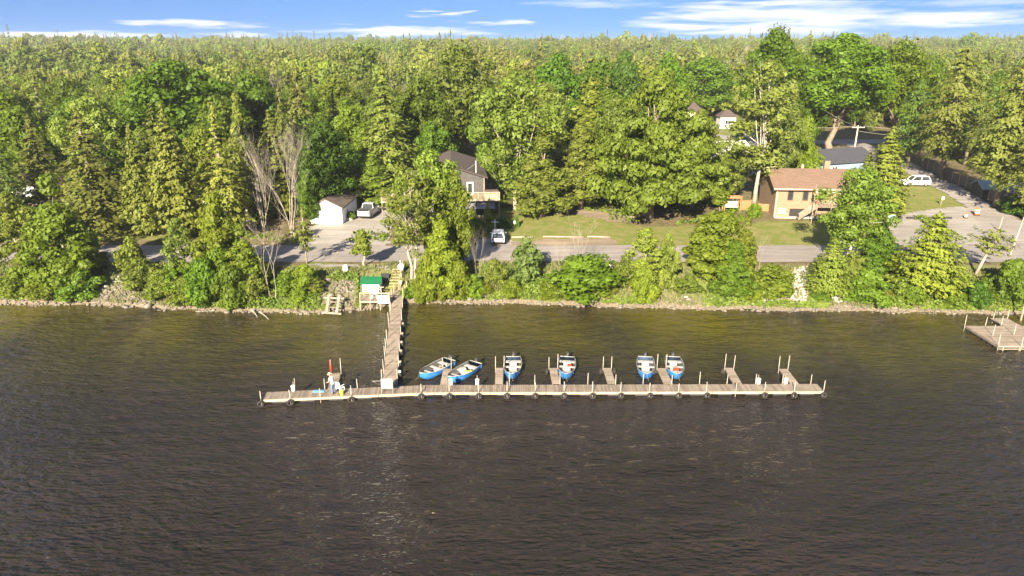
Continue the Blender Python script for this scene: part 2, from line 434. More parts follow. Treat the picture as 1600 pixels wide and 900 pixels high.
def groundmat():
    m, nt = newmat('ground'); N = nt.nodes; L = nt.links
    bs = N.new('ShaderNodeBsdfPrincipled'); out = N.new('ShaderNodeOutputMaterial'); L.new(bs.outputs[0], out.inputs[0])
    bs.inputs['Roughness'].default_value = .95; bs.inputs['Specular IOR Level'].default_value = .1
    t = N.new('ShaderNodeTexCoord'); O = t.outputs['Object']
    def noise(s, d=5, r=.6):
        n = N.new('ShaderNodeTexNoise'); n.inputs['Scale'].default_value = s; n.inputs['Detail'].default_value = d; n.inputs['Roughness'].default_value = r; L.new(O, n.inputs['Vector']); return n.outputs[0]
    def ramp(i, a, b, p0=.35, p1=.65):
        r = N.new('ShaderNodeValToRGB'); e = r.color_ramp.elements; e[0].position = p0; e[1].position = p1; e[0].color = (*a, 1); e[1].color = (*b, 1); L.new(i, r.inputs[0]); return r.outputs[0]
    def mix(f, a, b):
        x = N.new('ShaderNodeMix'); x.data_type = 'RGBA'; L.new(f, x.inputs[0]); L.new(a, x.inputs[6]); L.new(b, x.inputs[7]); return x.outputs[2]
    g = ramp(noise(3.5, 6, .7), (.075, .100, .016), (.140, .155, .030))
    g2 = ramp(noise(.7, 5, .65), (.19, .15, .075), (.105, .118, .028), .44, .58)
    lawn = mix(noise(.9, 4), g, g2)
    lit = ramp(noise(1.3, 6, .7), (.055, .040, .022), (.15, .115, .07))
    weeds = ramp(noise(2.4, 5, .7), (.075, .095, .02), (.17, .15, .075))
    rockc = ramp(noise(5.0, 5, .7), (.09, .07, .045), (.22, .18, .13))
    A = N.new('ShaderNodeVertexColor'); A.layer_name = 'cover'
    sp = N.new('ShaderNodeSeparateColor'); L.new(A.outputs[0], sp.inputs[0])
    c = mix(sp.outputs[0], lawn, lit)
    c = mix(sp.outputs[1], c, weeds)
    c = mix(sp.outputs[2], c, rockc)
    L.new(c, bs.inputs['Base Color'])
    bp = N.new('ShaderNodeBump'); bp.inputs['Distance'].default_value = .08; L.new(noise(5, 6, .7), bp.inputs['Height']); L.new(bp.outputs[0], bs.inputs['Normal'])
    return m
GROUND = groundmat()

# ------------------------------------------------------------------ ground
def axis_coords(fine0, fine1, step, ends, growth=1.35):
    a = list(np.arange(fine0, fine1 + 1e-6, step))
    s = step; x = a[-1]
    while x < ends[1]: s *= growth; x += s; a.append(x)
    s = step; x = a[0]; pre = []
    while x > ends[0]: s *= growth; x -= s; pre.append(x)
    return np.array(pre[::-1] + a)
gx = axis_coords(-95, 125, .9, (-3500, 3500)); 
gy = np.concatenate([np.arange(56, 96, .45), axis_coords(96, 230, 1.2, (95.9, 6000), 1.12)[1:]])
gy = np.unique(np.round(gy, 3))
GX, GY = np.meshgrid(gx, gy)
GZ = H(GX, GY)
V = np.stack([GX.ravel(), GY.ravel(), GZ.ravel()], 1)
nx_, ny_ = len(gx), len(gy)
ii, jj = np.meshgrid(np.arange(nx_ - 1), np.arange(ny_ - 1))
b0 = (jj * nx_ + ii).ravel()
F = np.stack([b0, b0 + 1, b0 + nx_ + 1, b0 + nx_], 1)
gm = np_mesh('ground', V, F, GROUND, smooth=True)
lawn_polys_px = [
    [(640, 384), (1380, 386), (1395, 335), (1290, 345), (1200, 345), (1120, 352), (1000, 352), (900, 335), (800, 318), (765, 335), (745, 384)],
    [(1385, 384), (1395, 305), (1400, 275), (1430, 262), (1520, 330), (1400, 345)],
    [(130, 378), (200, 350), (300, 362), (380, 378)],
    [(470, 420), (470, 412), (640, 412), (640, 425)],
    [(1085, 225), (1200, 225), (1200, 180), (1095, 182)]]
def inpoly(x, y, poly):
    x = np.asarray(x); y = np.asarray(y); c = np.zeros(x.shape, bool); n = len(poly)
    for i in range(n):
        x1, y1 = poly[i]; x2, y2 = poly[(i + 1) % n]
        if y1 == y2: continue
        k = ((y1 > y) != (y2 > y)) & (x < (x2 - x1) * (y - y1) / (y2 - y1) + x1)
        c ^= k
    return c
lawn_polys = [[(P(a, b).x, P(a, b).y) for a, b in q] for q in lawn_polys_px]
jx = GX.ravel() + 2.2 * (vnoise(GX.ravel(), GY.ravel(), 4, 11) - .5); jy = GY.ravel() + 2.2 * (vnoise(GX.ravel(), GY.ravel(), 4, 12) - .5)
lawnmask = np.zeros(len(jx), bool)
for q in lawn_polys: lawnmask |= inpoly(jx, jy, q)
dd = GY.ravel() - shore(GX.ravel())
cov = np.zeros((len(jx), 4), np.float32); cov[:, 3] = 1
cov[:, 0] = np.where(lawnmask | (GY.ravel() < 77), 0, .85)
cov[:, 1] = sstep(77.5, 76.0, GY.ravel()) * .9
cov[:, 2] = sstep(2.6, .8, dd + 2.5 * (vnoise(GX.ravel(), GY.ravel(), 2.5, 4) - .5))
ca = gm.color_attributes.new('cover', 'FLOAT_COLOR', 'POINT'); ca.data.foreach_set('color', cov.ravel())
ground = link(bpy.data.objects.new('ground', gm)); tag(ground, kind='structure')

def drape(name, poly, m, dz=.05, step=.7, kind='structure', edge=.0):
    xs = [p[0] for p in poly]; ys = [p[1] for p in poly]
    ax = np.arange(min(xs), max(xs) + step, step); ay = np.arange(min(ys), max(ys) + step, step)
    X, Y = np.meshgrid(ax, ay); 
    if edge:
        JX = X + edge * 2 * (vnoise(X, Y, 1.3, 21) - .5); JY = Y + edge * 2 * (vnoise(X, Y, 1.3, 22) - .5)
    else: JX, JY = X, Y
    Z = H(X, Y) + dz
    n = len(ax)
    i2, j2 = np.meshgrid(np.arange(n - 1), np.arange(len(ay) - 1))
    b = (j2 * n + i2).ravel()
    F = np.stack([b, b + 1, b + n + 1, b + n], 1)
    cx = JX.ravel()[F].mean(1); cy = JY.ravel()[F].mean(1)
    F = F[inpoly(cx, cy, poly)]
    used, inv = np.unique(F, return_inverse=True)
    V = np.stack([X.ravel(), Y.ravel(), Z.ravel()], 1)[used]
    me = np_mesh(name, V, inv.reshape(F.shape), m, smooth=True)
    return tag(link(bpy.data.objects.new(name, me)), kind=kind)
def pw(l): return [(P(a, b).x, P(a, b).y) for a, b in l]

# lakeside road: a long sheet, cut at its straight edges
ye = [78.2, 85.4]
def roadsheet():
    xs = np.concatenate([np.linspace(-400, -100, 30), np.arange(-99, 130, .9), np.linspace(131, 450, 30)])
    ys = np.linspace(ye[0], ye[1], 17)
    X, Y = np.meshgrid(xs, ys)
    e = np.where(Y < (ye[0] + ye[1]) / 2, 1, -1)
    Y = Y + np.where((Y < ye[0] + .01) | (Y > ye[1] - .01), .28 * (vnoise(X, Y, 1.6, 31) - .5), 0)
    Z = H(X, Y) + .045
    n = len(xs); i2, j2 = np.meshgrid(np.arange(n - 1), np.arange(len(ys) - 1)); b = (j2 * n + i2).ravel()
    F = np.stack([b, b + 1, b + n + 1, b + n], 1)
    me = np_mesh('lakeside_road', np.stack([X.ravel(), Y.ravel(), Z.ravel()], 1), F, ROAD, smooth=True)
    return tag(link(bpy.data.objects.new('lakeside_road', me)), kind='structure')
roadsheet()
drape('gravel_driveway', pw([(478, 384.5), (486, 352), (530, 349), (560, 338), (575, 322), (600, 300), (612, 298), (640, 305), (640, 330), (618, 350), (606, 370), (604, 384.5)]), GRAVEL, .05, .5, edge=.5)
drape('gravel_verge', pw([(480, 413.5), (610, 413.5), (612, 422), (560, 417), (480, 416)]), GRAVEL, .035, .4, edge=.4)
drape('gravel_parking_lot', pw([(1386, 384.8), (1384, 350), (1392, 337), (1440, 329), (1506, 323), (1526, 334), (1560, 360), (1590, 384.8)]), GRAVEL, .06, .5, edge=.4)
drape('dirt_parking_strip', pw([(795, 384.5), (800, 376), (960, 371), (965, 384.5)]), DIRT, .04, .5, edge=.6)
drape('parking_apron', pw([(745, 384.5), (752, 374), (800, 375), (800, 384.5)]), GRAVEL, .045, .5, edge=.4)
sr = [(62, 85.2), (66.3, 96), (70, 105), (74.4, 131), (81, 175), (87, 175), (79.3, 131), (75.4, 112), (73.6, 101), (72.6, 95), (75, 90), (84, 85.2)]
drape('side_road', sr, ROAD, .07, .6, edge=.2)
drape('back_street', [(60, 168), (150, 176), (150, 183), (60, 175)], ROAD, .08, 1.2, edge=.2)
drape('back_path', [(55, 150), (62, 168), (68, 196), (64, 200), (58, 170), (50, 152)], GRAVEL, .06, 1.0, edge=.6)
drape('back_clearing_path', pw([(1096, 206), (1150, 214), (1170, 222), (1160, 227), (1120, 214), (1094, 210)]), GRAVEL, .06, .8, edge=.4)
# dirt bare earth below the big tree and beside house
drape('bare_earth', pw([(860, 335), (900, 318), (985, 322), (1010, 345), (960, 347), (905, 335)]), DIRT, .03, .6, edge=.8)

# ------------------------------------------------------------------ lake
def watermat():
    m, nt = newmat('lake_water'); N = nt.nodes; L = nt.links
    bs = N.new('ShaderNodeBsdfPrincipled'); out = N.new('ShaderNodeOutputMaterial'); L.new(bs.outputs[0], out.inputs[0])
    bs.inputs['Roughness'].default_value = .05; bs.inputs['IOR'].default_value = 1.333
    t = N.new('ShaderNodeTexCoord'); O = t.outputs['Object']
    def nz(sx, sy, rot, s, d, r=.55, dist=0):
        mp = N.new('ShaderNodeMapping'); mp.inputs['Scale'].default_value = (sx, sy, 1); mp.inputs['Rotation'].default_value = (0, 0, R(rot)); L.new(O, mp.inputs[0])
        n = N.new('ShaderNodeTexNoise'); n.inputs['Scale'].default_value = s; n.inputs['Detail'].default_value = d; n.inputs['Roughness'].default_value = r; n.inputs['Distortion'].default_value = dist
        L.new(mp.outputs[0], n.inputs['Vector']); return n.outputs[0]
    def M(op, a, b, c=None):
        n = N.new('ShaderNodeMath'); n.operation = op
        for i, v in enumerate((a, b, c)):
            if v is None: continue
            if isinstance(v, (int, float)): n.inputs[i].default_value = v
            else: L.new(v, n.inputs[i])
        return n.outputs[0]
    big = nz(.4, 1, 8, .12, 3)
    amp = M('MULTIPLY_ADD', big, 2.2, -.05)
    rg = M('ABSOLUTE', M('MULTIPLY_ADD', nz(.38, 1, 12, 1.7, 2, .5, .3), 2.0, -1.0), 0)
    hgt = M('ADD', M('MULTIPLY', nz(.42, 1, 14, 2.2, 2, .5), .20), M('ADD', M('MULTIPLY_ADD', nz(.40, 1, -10, 4.2, 2, .5), .17, M('MULTIPLY', rg, -.10)), M('MULTIPLY', nz(.45, 1, 12, 9, 2, .5), .022)))
    hgt = M('MULTIPLY', hgt, amp)
    bp = N.new('ShaderNodeBump'); bp.inputs['Strength'].default_value = 1; bp.inputs['Distance'].default_value = 1.0
    L.new(hgt, bp.inputs['Height']); L.new(bp.outputs[0], bs.inputs['Normal'])
    r = N.new('ShaderNodeValToRGB'); e = r.color_ramp.elements; e[0].position = .35; e[1].position = .7
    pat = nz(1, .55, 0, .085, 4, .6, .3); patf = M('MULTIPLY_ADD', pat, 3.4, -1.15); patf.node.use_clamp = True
    e[0].color = (.0132, .0098, .0078, 1); e[1].color = (.0215, .0160, .0126, 1); L.new(nz(.5, 1, 20, .06, 3), r.inputs[0])
    # olive patches near shore: tree reflections painted into the water colour
    sp = N.new('ShaderNodeVertexColor'); sp.layer_name = 'shore_reflection'
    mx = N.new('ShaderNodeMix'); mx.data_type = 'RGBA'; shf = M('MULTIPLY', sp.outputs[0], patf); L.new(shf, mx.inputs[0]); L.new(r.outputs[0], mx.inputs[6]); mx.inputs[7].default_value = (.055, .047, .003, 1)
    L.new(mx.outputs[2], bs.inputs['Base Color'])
    return m
wx = axis_coords(-70, 70, .22, (-1500, 1500), 1.5); wy = np.concatenate([-np.geomspace(1, 400, 12)[::-1], np.arange(6, 26, 1.0), np.arange(26, 73, .17)])
WX, WY = np.meshgrid(wx, wy)
r2 = np.random.default_rng(3)
WZ = np.zeros_like(WX)
for k in range(34):
    lam = 0.9 * 1.085 ** k if k < 16 else r2.uniform(.8, 2.2)
    lam = min(lam, 2.0)
    th = R(90 + 8) + r2.normal(0, .3); kk = 2 * PI / lam
    WZ += .0030 * lam * np.sin(kk * (WX * math.cos(th) + WY * math.sin(th)) + r2.uniform(0, 6.28))
WZ *= (.45 + .9 * vnoise(WX, WY, 9, 6)) * sstep(76, 66, WY)
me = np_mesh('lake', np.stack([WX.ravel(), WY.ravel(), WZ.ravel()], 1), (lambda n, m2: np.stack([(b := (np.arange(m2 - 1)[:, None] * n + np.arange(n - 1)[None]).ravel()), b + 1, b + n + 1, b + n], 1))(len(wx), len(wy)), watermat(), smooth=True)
sd = .9 * sstep(-21, -4, (WY - np.interp(WX, SHX, SHY))).ravel()  # offshore band that takes the painted reflection tint
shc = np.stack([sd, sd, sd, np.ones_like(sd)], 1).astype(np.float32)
ca = me.color_attributes.new('shore_reflection', 'FLOAT_COLOR', 'POINT'); ca.data.foreach_set('color', shc.ravel())
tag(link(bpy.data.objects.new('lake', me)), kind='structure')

# ------------------------------------------------------------------ tree prototypes
def nrm(a): return a / np.maximum(np.linalg.norm(a, axis=1, keepdims=True), 1e-6)
def cards(pos, n, t, ln, wd):
    n = nrm(n); t = t - n * (t * n).sum(1, keepdims=True); t = nrm(t); b = np.cross(n, t)
    ln = np.asarray(ln).reshape(-1, 1); wd = np.asarray(wd).reshape(-1, 1)
    V = np.stack([pos - t * ln, pos + b * wd - t * ln * .1, pos + t * ln, pos - b * wd - t * ln * .1], 1)
    return V.reshape(-1, 3)
def quads(nv): return np.arange(nv).reshape(-1, 4)

ENV = {
    'round': ([0, .12, .35, .6, .85, 1], [.35, .8, 1, .92, .6, .15]),
    'column': ([0, .15, .5, .8, 1], [.6, .85, 1, .7, .15]),
    'cone': ([0, .12, .35, .7, 1], [.8, 1, .85, .45, .05]),
    'shrub': ([0, .3, .7, 1], [.85, 1, .75, .25]),
    'vase': ([0, .3, .6, .85, 1], [.3, .7, 1, .85, .3]),
    'bigcone': ([0, .06, .2, .45, .75, 1], [.55, .95, 1, .82, .45, .08]),
}
def broadleaf(h, w, zb, env, K, n, card, seed, rc=(.10, .19), limbs=14, trunk_r=.02, leaf=LEAF, bark=BARK, stems=1, flat=.72, inner=.35, lean=0., trunk_top=.55, far=False):
    g = np.random.default_rng(seed)
    eu, er = ENV[env]
    u = g.random(K * 3); keep = g.random(K * 3) < np.interp(u, eu, er) ** 1.3; u = u[keep][:K]; K = len(u)
    a = g.random(K) * 2 * PI
    rr = np.interp(u, eu, er) * (w / 2) * np.sqrt(g.uniform(inner ** 2, 1, K)) 
    rcs = w * g.uniform(rc[0], rc[1], K)
    rr = np.maximum(rr - rcs * .6, 0)
    lob = 1 + .18 * np.sin(a * 3 + g.random() * 6) + .12 * np.sin(a * 5 + u * 7)
    z = zb * h + u * (h * (1 - zb) - w * rc[0])
    C = np.stack([np.cos(a) * rr * lob + lean * z, np.sin(a) * rr * lob, z], 1)
    idx = np.repeat(np.arange(K), n)
    d = nrm(g.normal(size=(len(idx), 3)) + np.array([0, 0, .25]))
    # cards crowd on each clump's skin
    rad = rcs[idx][:, None] * (g.random((len(idx), 1)) ** .35) * 1.12
    pos = C[idx] + d * rad * np.array([1, 1, flat])
    pos[:, 2] = np.maximum(pos[:, 2], .05)
    nn = d * 1.0 + g.normal(size=d.shape) * .34
    s = card * np.exp(g.normal(0, .32, len(idx)))
    Vc = cards(pos, nn, g.normal(size=d.shape), s, s * .62)
    crown = np_mesh('crown', Vc, quads(len(Vc)), leaf)
    mb = MB()
    tr_ = h * trunk_r
    for s_ in range(stems):
        off = Vector((0, 0, 0)) if stems == 1 else Vector((math.cos(s_ * 2.2 + seed) * .35, math.sin(s_ * 2.2 + seed) * .35, 0)) * (w * .12)
        top = zb * h + (h * (1 - zb)) * trunk_top
        pts = []
        for k in range(7):
            t = k / 6
            pts.append(Vector((off.x * (1 + 2 * t) + lean * top * t + g.normal() * .012 * h * (k > 0), off.y * (1 + 2 * t) + g.normal() * .012 * h * (k > 0), top * t - .15 * (k == 0))))
        mb.tube(pts, [tr_ * (1 - .8 * k / 6) * (1.35 if k == 0 else 1) for k in range(7)], 7)
        order = g.permutation(K)[:limbs // stems]
        for i in order:
            c = Vector(C[i]); q = g.uniform(.3, .95); zz = min(top * q, c.z * .85)
            p0 = pts[0].lerp(pts[-1], zz / top) if top > 0 else pts[0]
            kf = min(int(zz / top * 6), 5); ft = zz / top * 6 - kf; p0 = pts[kf].lerp(pts[kf + 1], ft)
            mid = p0.lerp(c, .5) + Vector((g.normal() * .02 * h, g.normal() * .02 * h, .0 * h))
            r0 = tr_ * .42 * (1 - .5 * q)
            mb.tube([p0, mid, c, c + (c - mid) * .3], [r0, r0 * .7, r0 * .38, r0 * .12], 5, cap=False)
    trunk = mb.mesh('trunk', bark, smooth=True)
    return trunk, crown, h, w

def conifer(h, w, zb, whorls, nb, nc, card, seed, droop=.25, prof='spruce', leaf=NEEDLE, bark=BARK, trunk_r=.016, up=.5, gap=.12, spread=.3, asp=.45):
    g = np.random.default_rng(seed)
    VS = []; mb = MB()
    mb.tube([(0, 0, -.2), (0, 0, h * .3), (0, 0, h * .65), (0, 0, h * .985)], [h * trunk_r * 1.2, h * trunk_r, h * trunk_r * .6, .02], 7)
    for k in range(whorls):
        u = (k + g.uniform(-.4, .4)) / whorls; u = min(max(u, 0), .985)
        z0 = h * (zb + (1 - zb) * u)
        if prof == 'spruce': L0 = (1 - u) ** .85 * (1 if u > .1 else .7 + 3 * u)
        elif prof == 'cedar': L0 = np.interp(u, [0, .1, .4, .75, 1], [.75, 1, .82, .42, .04])
        else: L0 = np.interp(u, [0, .2, .5, .8, 1], [.5, 1, .9, .55, .12])
        m_ = max(3, int(nb * (.55 + .45 * (1 - u))))
        a0 = g.random() * 6.28
        for j in range(m_):
            if g.random() < gap: continue
            a = a0 + 2 * PI * j / m_ + g.normal() * .2
            L = max(.25, w / 2 * L0 * g.uniform(.68, 1.12))
            zz = z0 + g.normal() * h * .012
            n = max(6, int(nc * (.3 + .7 * L / (w / 2))))
            t = g.random(n) ** .75
            dirv = np.array([math.cos(a), math.sin(a), 0]); side = np.array([-math.sin(a), math.cos(a), 0])
            lat = g.normal(size=n) * spread * L * (1.05 - t) * .6 + g.normal(size=n) * .08 * L
            zc = zz + (up * .3 * t - droop * t ** 2 * 1.3) * L + g.normal(size=n) * .05 * L - np.abs(lat) * .25
            pos = np.outer(t * L, dirv) + np.outer(lat, side); pos[:, 2] = zc
            nn = np.array([0, 0, .8]) + dirv * .9 + g.normal(size=(n, 3)) * .38
            tt = dirv * 1.0 + np.array([0, 0, -.35]) + g.normal(size=(n, 3)) * .5
            s = card * g.uniform(.6, 1.25, n) * (.7 + .3 * L / (w / 2))
            VS.append(cards(pos, nn, tt, s, s * asp))
            if j % 2 == 0 and L > .8:
                mb.tube([(0, 0, zz), (dirv[0] * L * .75, dirv[1] * L * .75, zz + (up * .3 * .75 - droop * .73) * L)], [h * .0035, .012], 4, cap=False)
    # leader
    n = int(nc * 1.2); zt = h * g.uniform(.9, 1.0, n); ph = g.random(n) * 6.28; rr = (h - zt) * .25 + .03
    pos = np.stack([np.cos(ph) * rr, np.sin(ph) * rr, zt], 1)
    VS.append(cards(pos, np.stack([np.cos(ph), np.sin(ph), ph * 0 + .4], 1), np.tile([0, 0, 1.], (n, 1)) + g.normal(size=(n, 3)) * .3, np.full(n, card * .8), np.full(n, card * .3)))
    Vc = np.concatenate(VS)
    return mb.mesh('trunk', bark, smooth=True), np_mesh('crown', Vc, quads(len(Vc)), leaf), h, w

def bare(h, w, seed, stems=3, depth=5, bark=TWIG, r0=.012, fork=.25):
    g = random.Random(seed); T = MB(); B = MB()
    cnt = [0]
    def grow(p, d, L, r, lev):
        pts = [p]; q = p.copy(); dd = d.copy()
        for k in range(3):
            dd = (dd + Vector((g.gauss(0, .10), g.gauss(0, .10), .06))).normalized(); q = q + dd * L / 3; pts.append(q.copy())
        (T if lev <= 1 else B).tube(pts, [r, r * .85, r * .7, r * .55], 6 if lev < 2 else 3, cap=False)
        if lev >= depth: return
        nb = 3 if lev < depth - 1 else 4
        for i in range(nb):
            k = g.choice([1, 2, 3, 3]); base = pts[k]
            a = g.uniform(0, 6.28); s = g.uniform(.35, .8)
            nd = (dd + Vector((math.cos(a) * s, math.sin(a) * s, g.uniform(-.1, .25)))).normalized()
            grow(base, nd, L * g.uniform(.55, .78), r * .5, lev + 1)
    for s in range(stems):
        a = s * 2.3 + seed
        lean = .16 * (stems > 1)
        grow(Vector((math.cos(a) * .25 * (stems > 1), math.sin(a) * .25 * (stems > 1), -.1)), Vector((math.cos(a) * lean, math.sin(a) * lean, 1)).normalized(), h * .42, h * r0, 0)
    return T.mesh('trunk', bark, True), B.mesh('branches', bark), h, w

PROTO = {}
PROTO['maple'] = [broadleaf(15, 10, .16, 'round', 105, 190, .195, s, limbs=16, leaf=LEAF) for s in (1, 2, 3)]
PROTO['tallmaple'] = [broadleaf(22, 13, .36, 'round', 130, 210, .20, s, rc=(.08, .15), limbs=30, leaf=LEAF, trunk_top=.5, trunk_r=.022) for s in (5, 6)]
PROTO['bright'] = [broadleaf(13, 9, .12, 'round', 100, 190, .19, s, limbs=14, leaf=LEAFB) for s in (11, 12)]
PROTO['willow'] = [broadleaf(15, 11, .18, 'vase', 90, 165, .18, s, rc=(.08, .15), limbs=26, leaf=LEAFO, bark=BIRCH, trunk_r=.018, trunk_top=.7) for s in (21, 22)]
PROTO['airy'] = [broadleaf(14, 9, .22, 'vase', 70, 90, .155, s, rc=(.07, .14), limbs=34, leaf=LEAFO, bark=BIRCH, trunk_r=.014, stems=2, trunk_top=.75) for s in (31, 32)]
PROTO['poplar'] = [broadleaf(19, 8, .24, 'column', 92, 92, .165, s, rc=(.08, .16), limbs=30, leaf=LEAFO, bark=BIRCH, trunk_r=.012, trunk_top=.85) for s in (41, 42)]
PROTO['giant'] = [broadleaf(17, 17, .12, 'bigcone', 210, 210, .19, s, rc=(.06, .115), limbs=50, leaf=LEAFO, bark=BARK, trunk_r=.03, trunk_top=.8, flat=.44) for s in (51,)]
PROTO['shrub'] = [broadleaf(3.2, 3.8, .0, 'shrub', 50, 150, .115, s, rc=(.11, .20), limbs=10, leaf=LEAFB, trunk_r=.012, stems=3) for s in (61, 62, 63)]
PROTO['weedy'] = [broadleaf(3.2, 3.4, .05, 'shrub', 46, 85, .105, s, rc=(.09, .18), limbs=18, leaf=LEAFO, bark=BIRCH, trunk_r=.010, stems=3) for s in (71, 72)]
PROTO['bushy'] = [broadleaf(9, 6, .04, 'cone', 105, 170, .145, s, rc=(.08, .16), limbs=14, leaf=LEAFB, trunk_r=.014, trunk_top=.8) for s in (81, 82)]
PROTO['birch'] = [broadleaf(9, 4.5, .14, 'column', 52, 95, .13, s, rc=(.09, .18), limbs=22, leaf=LEAFO, bark=BIRCH, trunk_r=.010, trunk_top=.9, lean=.05) for s in (91, 92)]
PROTO['lollipop'] = [broadleaf(5, 2.6, .32, 'cone', 34, 90, .15, 95, rc=(.13, .22), limbs=8, leaf=LEAFO, bark=BIRCH, trunk_r=.03)]
PROTO['fluffy'] = [broadleaf(14, 6.5, .10, 'cone', 120, 150, .17, s, limbs=14, leaf=LEAFO, rc=(.08, .15), trunk_top=.8, trunk_r=.018, flat=.9) for s in (98, 99)]
PROTO['spruce'] = [conifer(18, 9, .05, 30, 10, 62, .27, s, droop=.38) for s in (101, 102, 103)]
PROTO['highspruce'] = [conifer(18, 9, .20, 26, 10, 66, .27, s, droop=.30, prof='pine', gap=.15) for s in (104, 105)]
PROTO['bankcedar'] = [conifer(9, 6, .02, 34, 11, 52, .17, s, droop=.02, up=.8, prof='cedar', leaf=CEDAR, gap=.08, spread=.5, asp=.6) for s in (133, 134)]
PROTO['thinspruce'] = [conifer(16, 6, .10, 26, 9, 40, .24, s, droop=.2, gap=.25) for s in (111, 112)]
PROTO['cedar'] = [conifer(14, 6, .04, 40, 11, 48, .22, s, droop=.05, up=.9, prof='cedar', leaf=CEDAR, gap=.08, spread=.5, asp=.6) for s in (121, 122, 123)]
PROTO['smallcedar'] = [conifer(5, 3, .02, 20, 8, 24, .20, s, droop=.05, up=.9, prof='cedar', leaf=CEDAR, gap=.05, spread=.5, asp=.55) for s in (131, 132)]
PROTO['pine'] = [conifer(9, 6, .50, 9, 6, 34, .28, 141, droop=-.05, prof='pine', gap=.2, leaf=NEEDLE, bark=BIRCH, trunk_r=.018)]
PROTO['sparseconifer'] = [conifer(6.5, 3, .28, 14, 5, 16, .24, 151, droop=.1, prof='pine', gap=.3, leaf=CEDAR, bark=BIRCH, trunk_r=.012)]
PROTO['bare'] = [bare(13, 8, 5, stems=5, r0=.007), bare(13, 7, 9, stems=3, r0=.008)]
PROTO['baresmall'] = [bare(5, 3, 15, stems=2, depth=4, r0=.0055), bare(5, 3, 16, stems=3, depth=4, r0=.0045)]

for k_, lst in PROTO.items():
    for i_, (t_, c_, h_, w_) in enumerate(lst):
        a_ = np.empty(len(c_.vertices) * 3, np.float32); c_.vertices.foreach_get('co', a_); a_ = a_.reshape(-1, 3)
        rad_ = np.hypot(a_[:, 0] - np.median(a_[:, 0]), a_[:, 1] - np.median(a_[:, 1]))
        lst[i_] = (t_, c_, float(np.percentile(a_[:, 2], 99.9)), 2 * float(np.percentile(rad_, 96 if 'bare' not in k_ else 99)))
placed = []; KC = {}
def place(kind, x, y, h, w, label, cat='tree', group=None, tint=(1, 1, 1), lean=0, name=None, rz=None):
    KC[kind] = KC.get(kind, -1) + 1; v = PROTO[kind][KC[kind] % len(PROTO[kind])]
    nm = name or {'shrub': 'shrub', 'weedy': 'shrub', 'bushy': 'leafy_tree', 'maple': 'broadleaf_tree', 'tallmaple': 'broadleaf_tree', 'bright': 'broadleaf_tree', 'willow': 'broadleaf_tree', 'airy': 'broadleaf_tree', 'poplar': 'poplar_tree', 'giant': 'spreading_tree', 'birch': 'birch_tree', 'lollipop': 'young_tree', 'spruce': 'spruce_tree', 'thinspruce': 'spruce_tree', 'cedar': 'cedar_tree', 'smallcedar': 'cedar_tree', 'fluffy': 'cedar_tree', 'bankcedar': 'cedar_tree', 'highspruce': 'spruce_tree', 'pine': 'pine_tree', 'sparseconifer': 'young_conifer', 'bare': 'bare_tree', 'baresmall': 'bare_sapling'}[kind]
    z = Hs(x, y)
    r = bpy.data.objects.new(nm, None); r.location = (x, y, z); r.empty_display_size = .5
    r.scale = (w / v[3], w / v[3], h / v[2])
    r.rotation_euler = (0, lean, (random.uniform(0, 6.28) if rz is None else rz) if not lean else 0)
    link(r); tag(r, label, cat, group)
    t = bpy.data.objects.new('trunk', v[0]); link(t, r)
    c = bpy.data.objects.new('branches' if 'bare' in kind else 'crown', v[1]); link(c, r)
    c.color = (*tint, 1)
    placed.append((x, y, w))
    return r
def tpx(kind, px, D, top, wpx, label, cat='tree', group=None, tint=(1, 1, 1), lean=0, hx=None):
    zt = Ztop(top, D)
    x = Xat(px, D, 3)
    zb = Hs(x, D)
    x = Xat(px, D, (zb + zt) / 2)
    if D < 73.6: D = D + (float(np.interp(x, SHX, SHY)) - 70.2) * .85
    zb = Hs(x, D)
    depth = D * math.cos(PITCH) + (CAM_H - (zb + zt) / 2) * math.sin(PITCH)
    return place(kind, x, D, max(zt - zb, .8), wpx * depth / FPX, label, cat, group, tint, lean)

